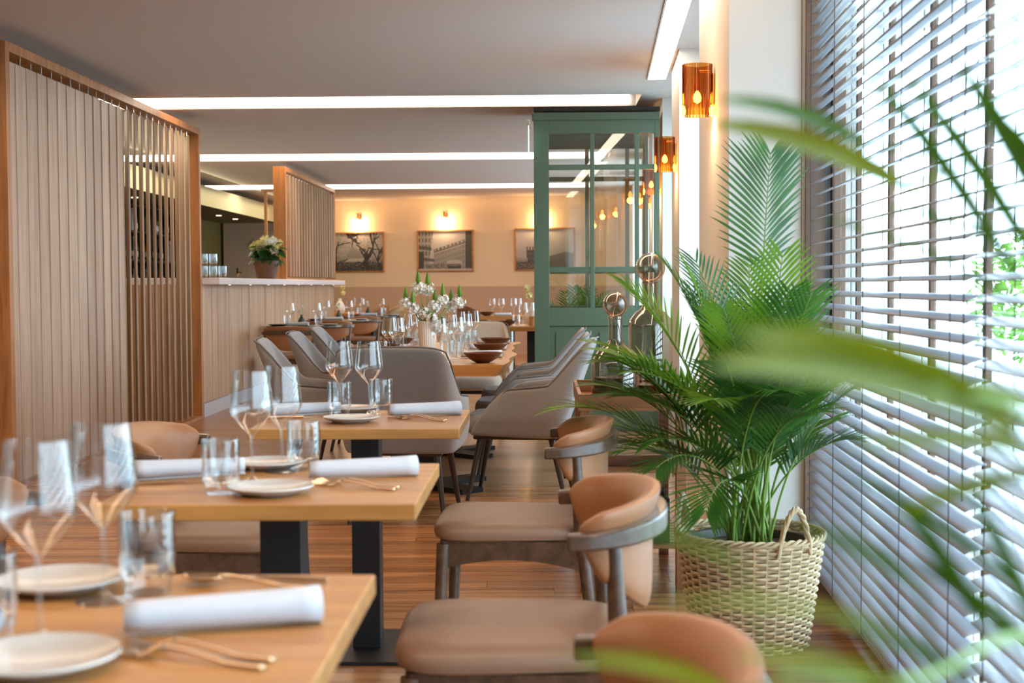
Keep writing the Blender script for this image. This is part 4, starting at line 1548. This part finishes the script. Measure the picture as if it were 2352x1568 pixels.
# ------------------------------------------------------------------ palm in a rattan basket
def frond(base, az, tilt, length, droop, nleaf, leaf_len, leaf_w, mats, parent, rng, stem_frac=.4, up0=1.0, separate=False, twist=0.0, vee=.55, name='frond', stem_r=.005, hang=.25):
    """arching rachis with paired narrow leaflets; tilt from vertical, droop bends it over"""
    h = Vector((math.cos(az), math.sin(az), 0))
    side0 = Vector((-math.sin(az), math.cos(az), 0))
    pts, tans = [], []
    p = Vector(base)
    n = 26
    ang = tilt
    for i in range(n + 1):
        t = i / n
        pts.append(p.copy())
        d = h * math.sin(ang) + Vector((0, 0, 1)) * math.cos(ang)
        tans.append(d)
        p = p + d * (length / n)
        ang += droop / n * (.35 + 1.3 * t)
    st = MB().tube(pts, [stem_r * (1 - .8 * i / n) + .0006 for i in range(n + 1)], 6)
    fr = st.build(name, M['stem'] if not separate else M['stem'], parent, smooth=True) if separate else None
    lm = MB()
    for i in range(nleaf):
        t = stem_frac + (1 - stem_frac) * (i + .5) / nleaf
        k = t * n
        a = min(int(k), n - 1)
        f = k - a
        q = pts[a].lerp(pts[a + 1], f)
        d = tans[a].lerp(tans[a + 1], f).normalized()
        up = side0.cross(d).normalized()
        if up.z < 0:
            up = -up
        rel = (i + .5) / nleaf
        ll = leaf_len * (math.sin(PI * (.16 + .76 * rel)) ** .7) * rng.uniform(.88, 1.1)
        for s in (-1, 1):
            fwd = .8 + .8 * rel
            dirn = (side0 * s + d * fwd + up * (vee - .5 * rel) * rng.uniform(.7, 1.2)).normalized()
            wv = dirn.cross(up).normalized()
            nrm = wv.cross(dirn).normalized()
            m = lm if not separate else MB()
            vs_, fs = [], []
            prof = [(0, .22), (.15, .75), (.4, 1), (.7, .75), (.9, .32), (1, .02)]
            for (tt, ww) in prof:
                c = q + dirn * (ll * tt) + Vector((0, 0, -1)) * (ll * hang * tt * tt)
                w = leaf_w * ww
                vs_ += [c - wv * w, c + nrm * w * -.35, c + wv * w]
            for j in range(len(prof) - 1):
                b = j * 3
                fs += [(b, b + 1, b + 4, b + 3), (b + 1, b + 2, b + 5, b + 4)]
            m.add(vs_, fs)
            if separate:
                m.build('leaflet', mats[0 if rng.random() < .6 else -1], fr, smooth=True)
    if not separate:
        m0 = mats[rng.randrange(len(mats))]
        me_v = st.v + lm.v
        off = len(st.v)
        me = bpy.data.meshes.new(name)
        me.from_pydata(me_v, [], st.f + [tuple(i + off for i in f) for f in lm.f])
        me.materials.append(M['stem'])
        me.materials.append(m0)
        idx = [0] * len(st.f) + [1] * len(lm.f)
        me.polygons.foreach_set('material_index', idx)
        me.polygons.foreach_set('use_smooth', [True] * len(idx))
        fr = link(name, me, parent)
    return fr

PB = (.679, 4.56)
r = empty('rattan_basket', (PB[0], PB[1], 0), 0, 'large pale rattan basket with loop handles on the floor by the window', 'basket')
def bwall(z):
    return .185 + .052 * (z / .37)
m = MB()
rows, seg, stakes = 30, 144, 36
for k in range(rows):
    z = .008 + k * .0118
    pts = []
    rr = bwall(z)
    vs_, fs = [], []
    for j in range(seg):
        a = 2 * PI * j / seg
        off = .0062 * math.cos(a * stakes / 2 + (PI if k % 2 else 0))
        c = Vector(((rr + off) * math.cos(a), (rr + off) * math.sin(a), z))
        rad = Vector((math.cos(a), math.sin(a), 0))
        for (dr, dz) in ((.0042, 0), (0, .0056), (-.0042, 0), (0, -.0056)):
            vs_.append(c + rad * dr + Vector((0, 0, dz)))
    for j in range(seg):
        for q in range(4):
            a, b = j * 4 + q, j * 4 + (q + 1) % 4
            a2, b2 = ((j + 1) % seg) * 4 + q, ((j + 1) % seg) * 4 + (q + 1) % 4
            fs.append((a, a2, b2, b))
    m.add(vs_, fs)
o = m.build('weave', M['rattan'], r, smooth=True)
o['kind'] = 'stuff'
for j in range(stakes):
    a = 2 * PI * (j + .5) / stakes
    if j == 0:
        sme = MB().tube([(bwall(0), 0, 0), (bwall(.365), 0, .365)], .0042, 5).mesh('stake')
        sme.materials.append(M['rattan'])
    link('stake', sme, r, (0, 0, 0), (0, 0, a))
for q in range(3):
    pts = []
    for j in range(121):
        a = 2 * PI * j / 120
        ph = a * 15 + q * 2 * PI / 3
        pts.append(((bwall(.365) + .007 * math.cos(ph)) * math.cos(a), (bwall(.365) + .007 * math.cos(ph)) * math.sin(a), .366 + .008 * math.sin(ph)))
    MB().tube(pts, .0052, 6).build('rim_strand', M['rattan'], r, smooth=True)
for s in (-62, 152):
    a0 = R(s)
    hb = empty('handle')
    hb.parent = r
    for q in range(3):
        pts = []
        for j in range(31):
            t = j / 30
            ang = a0 + (t - .5) * .52
            zz = .33 + .145 * math.sin(PI * t) ** .75
            ph = t * 18 + q * 2.1
            rr = bwall(.36) + .004 + .006 * math.cos(ph)
            pts.append((rr * math.cos(ang) , rr * math.sin(ang), zz + .006 * math.sin(ph)))
        MB().tube(pts, .0058, 6).build('handle_strand', M['rattan'], hb, smooth=True)
MB().lathe([(.16, .002), (.17, .01), (.205, .345), (.208, .35), (.2, .345), (.195, .32)], 32).build('pot_liner', M['legblack'], r, smooth=True)
MB().lathe([(.196, .318), (.1, .326), (0, .33)], 28, capb=False).build('soil', M['soil'], r, smooth=True)

r = empty('potted_palm', (PB[0], PB[1], .33), 0, 'tall bushy areca palm growing in the rattan basket', 'plant')
rng = random.Random(21)
gm = [M['palm'], M['palm'], M['palm_dark'], M['palm_pale']]
specs = []
for i in range(44):
    az = rng.uniform(0, 2 * PI)
    lay = rng.random()
    if lay < .46:      # upright
        specs.append((az, rng.uniform(.03, .16), rng.uniform(.75, .98), rng.uniform(.3, .9)))
    elif lay < .84:    # arching
        specs.append((az, rng.uniform(.12, .30), rng.uniform(.70, .92), rng.uniform(.9, 1.6)))
    else:              # low, drooping
        specs.append((az, rng.uniform(.30, .55), rng.uniform(.55, .72), rng.uniform(1.3, 2.0)))
specs += [(-1.25, .05, 1.27, .12), (PI, .16, .98, .45), (2.6, .25, .85, 1.2), (3.6, .28, .85, 1.3), (PI, .42, .78, 1.35), (3.5, .52, .72, 1.5), (2.9, .5, .74, 1.4), (4.0, .5, .68, 1.6), (-.9, .3, .85, 1.1), (4.71, .25, .8, 1.4), (5.1, .3, .75, 1.5), (4.3, .3, .8, 1.4), (3.3, .34, .9, 1.0)]
for i, (az, tl, ln, dr) in enumerate(specs):
    # keep the fronds on the room side of the blind
    if math.cos(az) > .15 and ln < 1.2:
        q = .5 + .5 * (1 - math.cos(az))
        ln *= .6 + .4 * q
        dr *= .45 + .55 * q
        tl *= .35 + .65 * q
    b = (rng.uniform(-.07, .07), rng.uniform(-.07, .07), 0)
    frond(b, az, tl, ln, dr, 22, .225 if ln < 1.2 else .26, .0056, gm, r, rng, stem_frac=.47 if ln < 1.2 else .7, stem_r=.0042, hang=.16)
# blue-grey palm leaves seen through the lobby glass
r = empty('potted_palm', (.40, 13.5, .25), 0, 'palm seen through the panes of the green partition', 'plant')
for i in range(20):
    frond((rng.uniform(-.05, .05), rng.uniform(-.05, .05), 0), rng.uniform(0, 2 * PI), rng.uniform(.05, .25), rng.uniform(.7, 1.0), rng.uniform(.3, .9), 14, .22, .010, gm, r, rng, stem_r=.004)
MB().lathe([(.13, -.25), (.17, -.22), (.19, .02), (.17, .03), (0, .02)], 24).build('pot', M['wicker_brown'], r, smooth=True)

# ------------------------------------------------------------------ near palm at the right edge
r = empty('potted_palm', (.46, .62, 0), 0, 'blurred palm fronds close to the camera at the right edge', 'plant')
OFF = Vector((.46, .62, 0))
MB().lathe([(.13, 0), (.15, .03), (.18, .38), (.16, .39), (0, .37)], 28).build('pot', M['wicker_brown'], r, smooth=True)
RACH = {
    'a': [(.46, .62, .38), (.38, .62, .8), (.28, .61, 1.06), (.20, .575, 1.125), (.15, .54, 1.14)],
    'b': [(.46, .62, .38), (.45, .68, .8), (.36, .75, 1.08), (.29, .78, 1.18), (.25, .82, 1.25)],
    'c': [(.46, .62, .38), (.42, .64, .72), (.32, .68, .93), (.25, .70, 1.0), (.15, .56, 1.02), (.09, .53, 1.03)],
}
LEAFLETS = [
    ('a', (0.196, 0.580, 1.119), (0.067, 0.480, 1.163), 0.0165),
    ('a', (0.180, 0.560, 1.126), (0.056, 0.470, 1.153), 0.0150),
    ('a', (0.214, 0.600, 1.107), (0.123, 0.550, 1.115), 0.0080),
    ('a', (0.216, 0.600, 1.099), (0.156, 0.620, 1.075), 0.0070),
    ('a', (0.208, 0.580, 1.129), (0.137, 0.560, 1.140), 0.0060),
    ('b', (0.238, 0.920, 1.243), (0.099, 0.840, 1.276), 0.0140),
    ('b', (0.203, 0.880, 1.267), (0.098, 0.800, 1.285), 0.0090),
    ('b', (0.337, 0.950, 1.158), (0.193, 0.980, 1.227), 0.0045),
    ('b', (0.265, 0.780, 1.180), (0.188, 0.820, 1.304), 0.0085),
    ('b', (0.274, 0.760, 1.180), (0.201, 0.800, 1.303), 0.0090),
    ('b', (0.266, 0.720, 1.200), (0.219, 0.750, 1.300), 0.0110),
    ('b', (0.268, 0.720, 1.220), (0.240, 0.760, 1.276), 0.0070),
    ('b', (0.268, 0.820, 1.203), (0.214, 0.900, 1.228), 0.0050),
    ('c', (0.228, 0.720, 1.002), (0.192, 0.760, 1.064), 0.0085),
    ('c', (0.266, 0.780, 1.009), (0.185, 0.840, 1.065), 0.0060),
    ('c', (0.252, 0.700, 0.991), (0.195, 0.740, 1.034), 0.0080),
    ('c', (0.252, 0.700, 0.996), (0.226, 0.740, 1.071), 0.0075),
    ('c', (0.127, 0.500, 1.055), (0.034, 0.460, 1.073), 0.0032),
    ('c', (0.162, 0.600, 1.050), (0.111, 0.600, 1.076), 0.0060),
    ('c', (0.081, 0.580, 1.007), (0.009, 0.520, 1.039), 0.0085),
    ('c', (0.136, 0.520, 1.027), (0.065, 0.480, 1.051), 0.0070),
    ('c', (0.071, 0.500, 1.078), (0.028, 0.460, 1.099), 0.0040),
    ('c', (0.188, 0.600, 1.005), (0.115, 0.560, 1.045), 0.0060),
]
def smooth_path(pts, n=30):
    P = [Vector(p) for p in pts]
    P = [P[0] * 2 - P[1]] + P + [P[-1] * 2 - P[-2]]
    out = []
    for i in range(1, len(P) - 2):
        for k in range(n // (len(P) - 3)):
            t = k / (n // (len(P) - 3))
            out.append(.5 * ((2 * P[i]) + (P[i + 1] - P[i - 1]) * t + (2 * P[i - 1] - 5 * P[i] + 4 * P[i + 1] - P[i + 2]) * t * t + (3 * P[i] - P[i - 1] - 3 * P[i + 1] + P[i + 2]) * t ** 3))
    out.append(P[-2])
    return out
FR = {}
for key, pts in RACH.items():
    sp = smooth_path(pts)
    FR[key] = (MB().tube([p - OFF for p in sp], [.0045 - .0035 * i / len(sp) for i in range(len(sp))], 7).build('frond', M['stem'], r, smooth=True), sp)
for i, (key, b0, t0, w) in enumerate(LEAFLETS):
    fr, sp = FR[key]
    b0, t0 = Vector(b0), Vector(t0)
    w *= .52
    j = min(sp, key=lambda p: (p - b0).length)
    ln = (t0 - b0).length
    path = [(j, .12)] + [(b0.lerp(t0, q) + Vector((0, 0, ln * .22 * q * (1 - q))), ww) for q, ww in ((0, .45), (.15, .8), (.35, 1), (.6, .95), (.8, .65), (.92, .35), (1, .03))]
    vs_, fs = [], []
    for k, (c, ww) in enumerate(path):
        d = (path[min(k + 1, len(path) - 1)][0] - path[max(k - 1, 0)][0]).normalized()
        wv = d.cross(Vector((.25, 1, .15))).normalized()
        nn = wv.cross(d)
        vs_ += [c - wv * w * ww - OFF, c + nn * w * ww * .35 - OFF, c + wv * w * ww - OFF]
    for k in range(len(path) - 1):
        q = k * 3
        fs += [(q, q + 1, q + 4, q + 3), (q + 1, q + 2, q + 5, q + 4)]
    MB().add(vs_, fs).build('leaflet', M['near_leaf'] if key == 'a' or i in (5, 17, 19, 20) else M['near_leaf_green'], fr, smooth=True)

# ------------------------------------------------------------------ shrubs outside the window
def shrub(loc, w, h, label, seed):
    r = empty('garden_shrub', loc, 0, label, 'shrub', 'shrubs outside the window')
    rg = random.Random(seed)
    m = MB()
    for i in range(900):
        d = Vector((rg.gauss(0, 1), rg.gauss(0, 1), rg.gauss(0, 1))).normalized() * rg.uniform(.5, 1)
        p = Vector((d.x * w, d.y * w, h * .55 + d.z * h * .45))
        a = Vector((rg.gauss(0, 1), rg.gauss(0, 1), rg.gauss(0, 1))).normalized()
        b = a.orthogonal().normalized()
        s = rg.uniform(.05, .11)
        m.add([p - a * s, p + b * s * .5, p + a * s, p - b * s * .5], [(0, 1, 2, 3)])
    o = m.build('foliage', M['palm_pale'], r)
    o['kind'] = 'stuff'
    MB().tube([(0, 0, 0), (0, 0, h * .6)], [.05, .03], 7).build('trunk', M['winframe'], r)
shrub((6.2, 17.5, -.15), .9, 2.1, 'round green shrub outside the big window, left of the two', 1)
shrub((5.6, 12.6, -.15), .8, 1.5, 'smaller green shrub outside the big window, right of the two', 2)
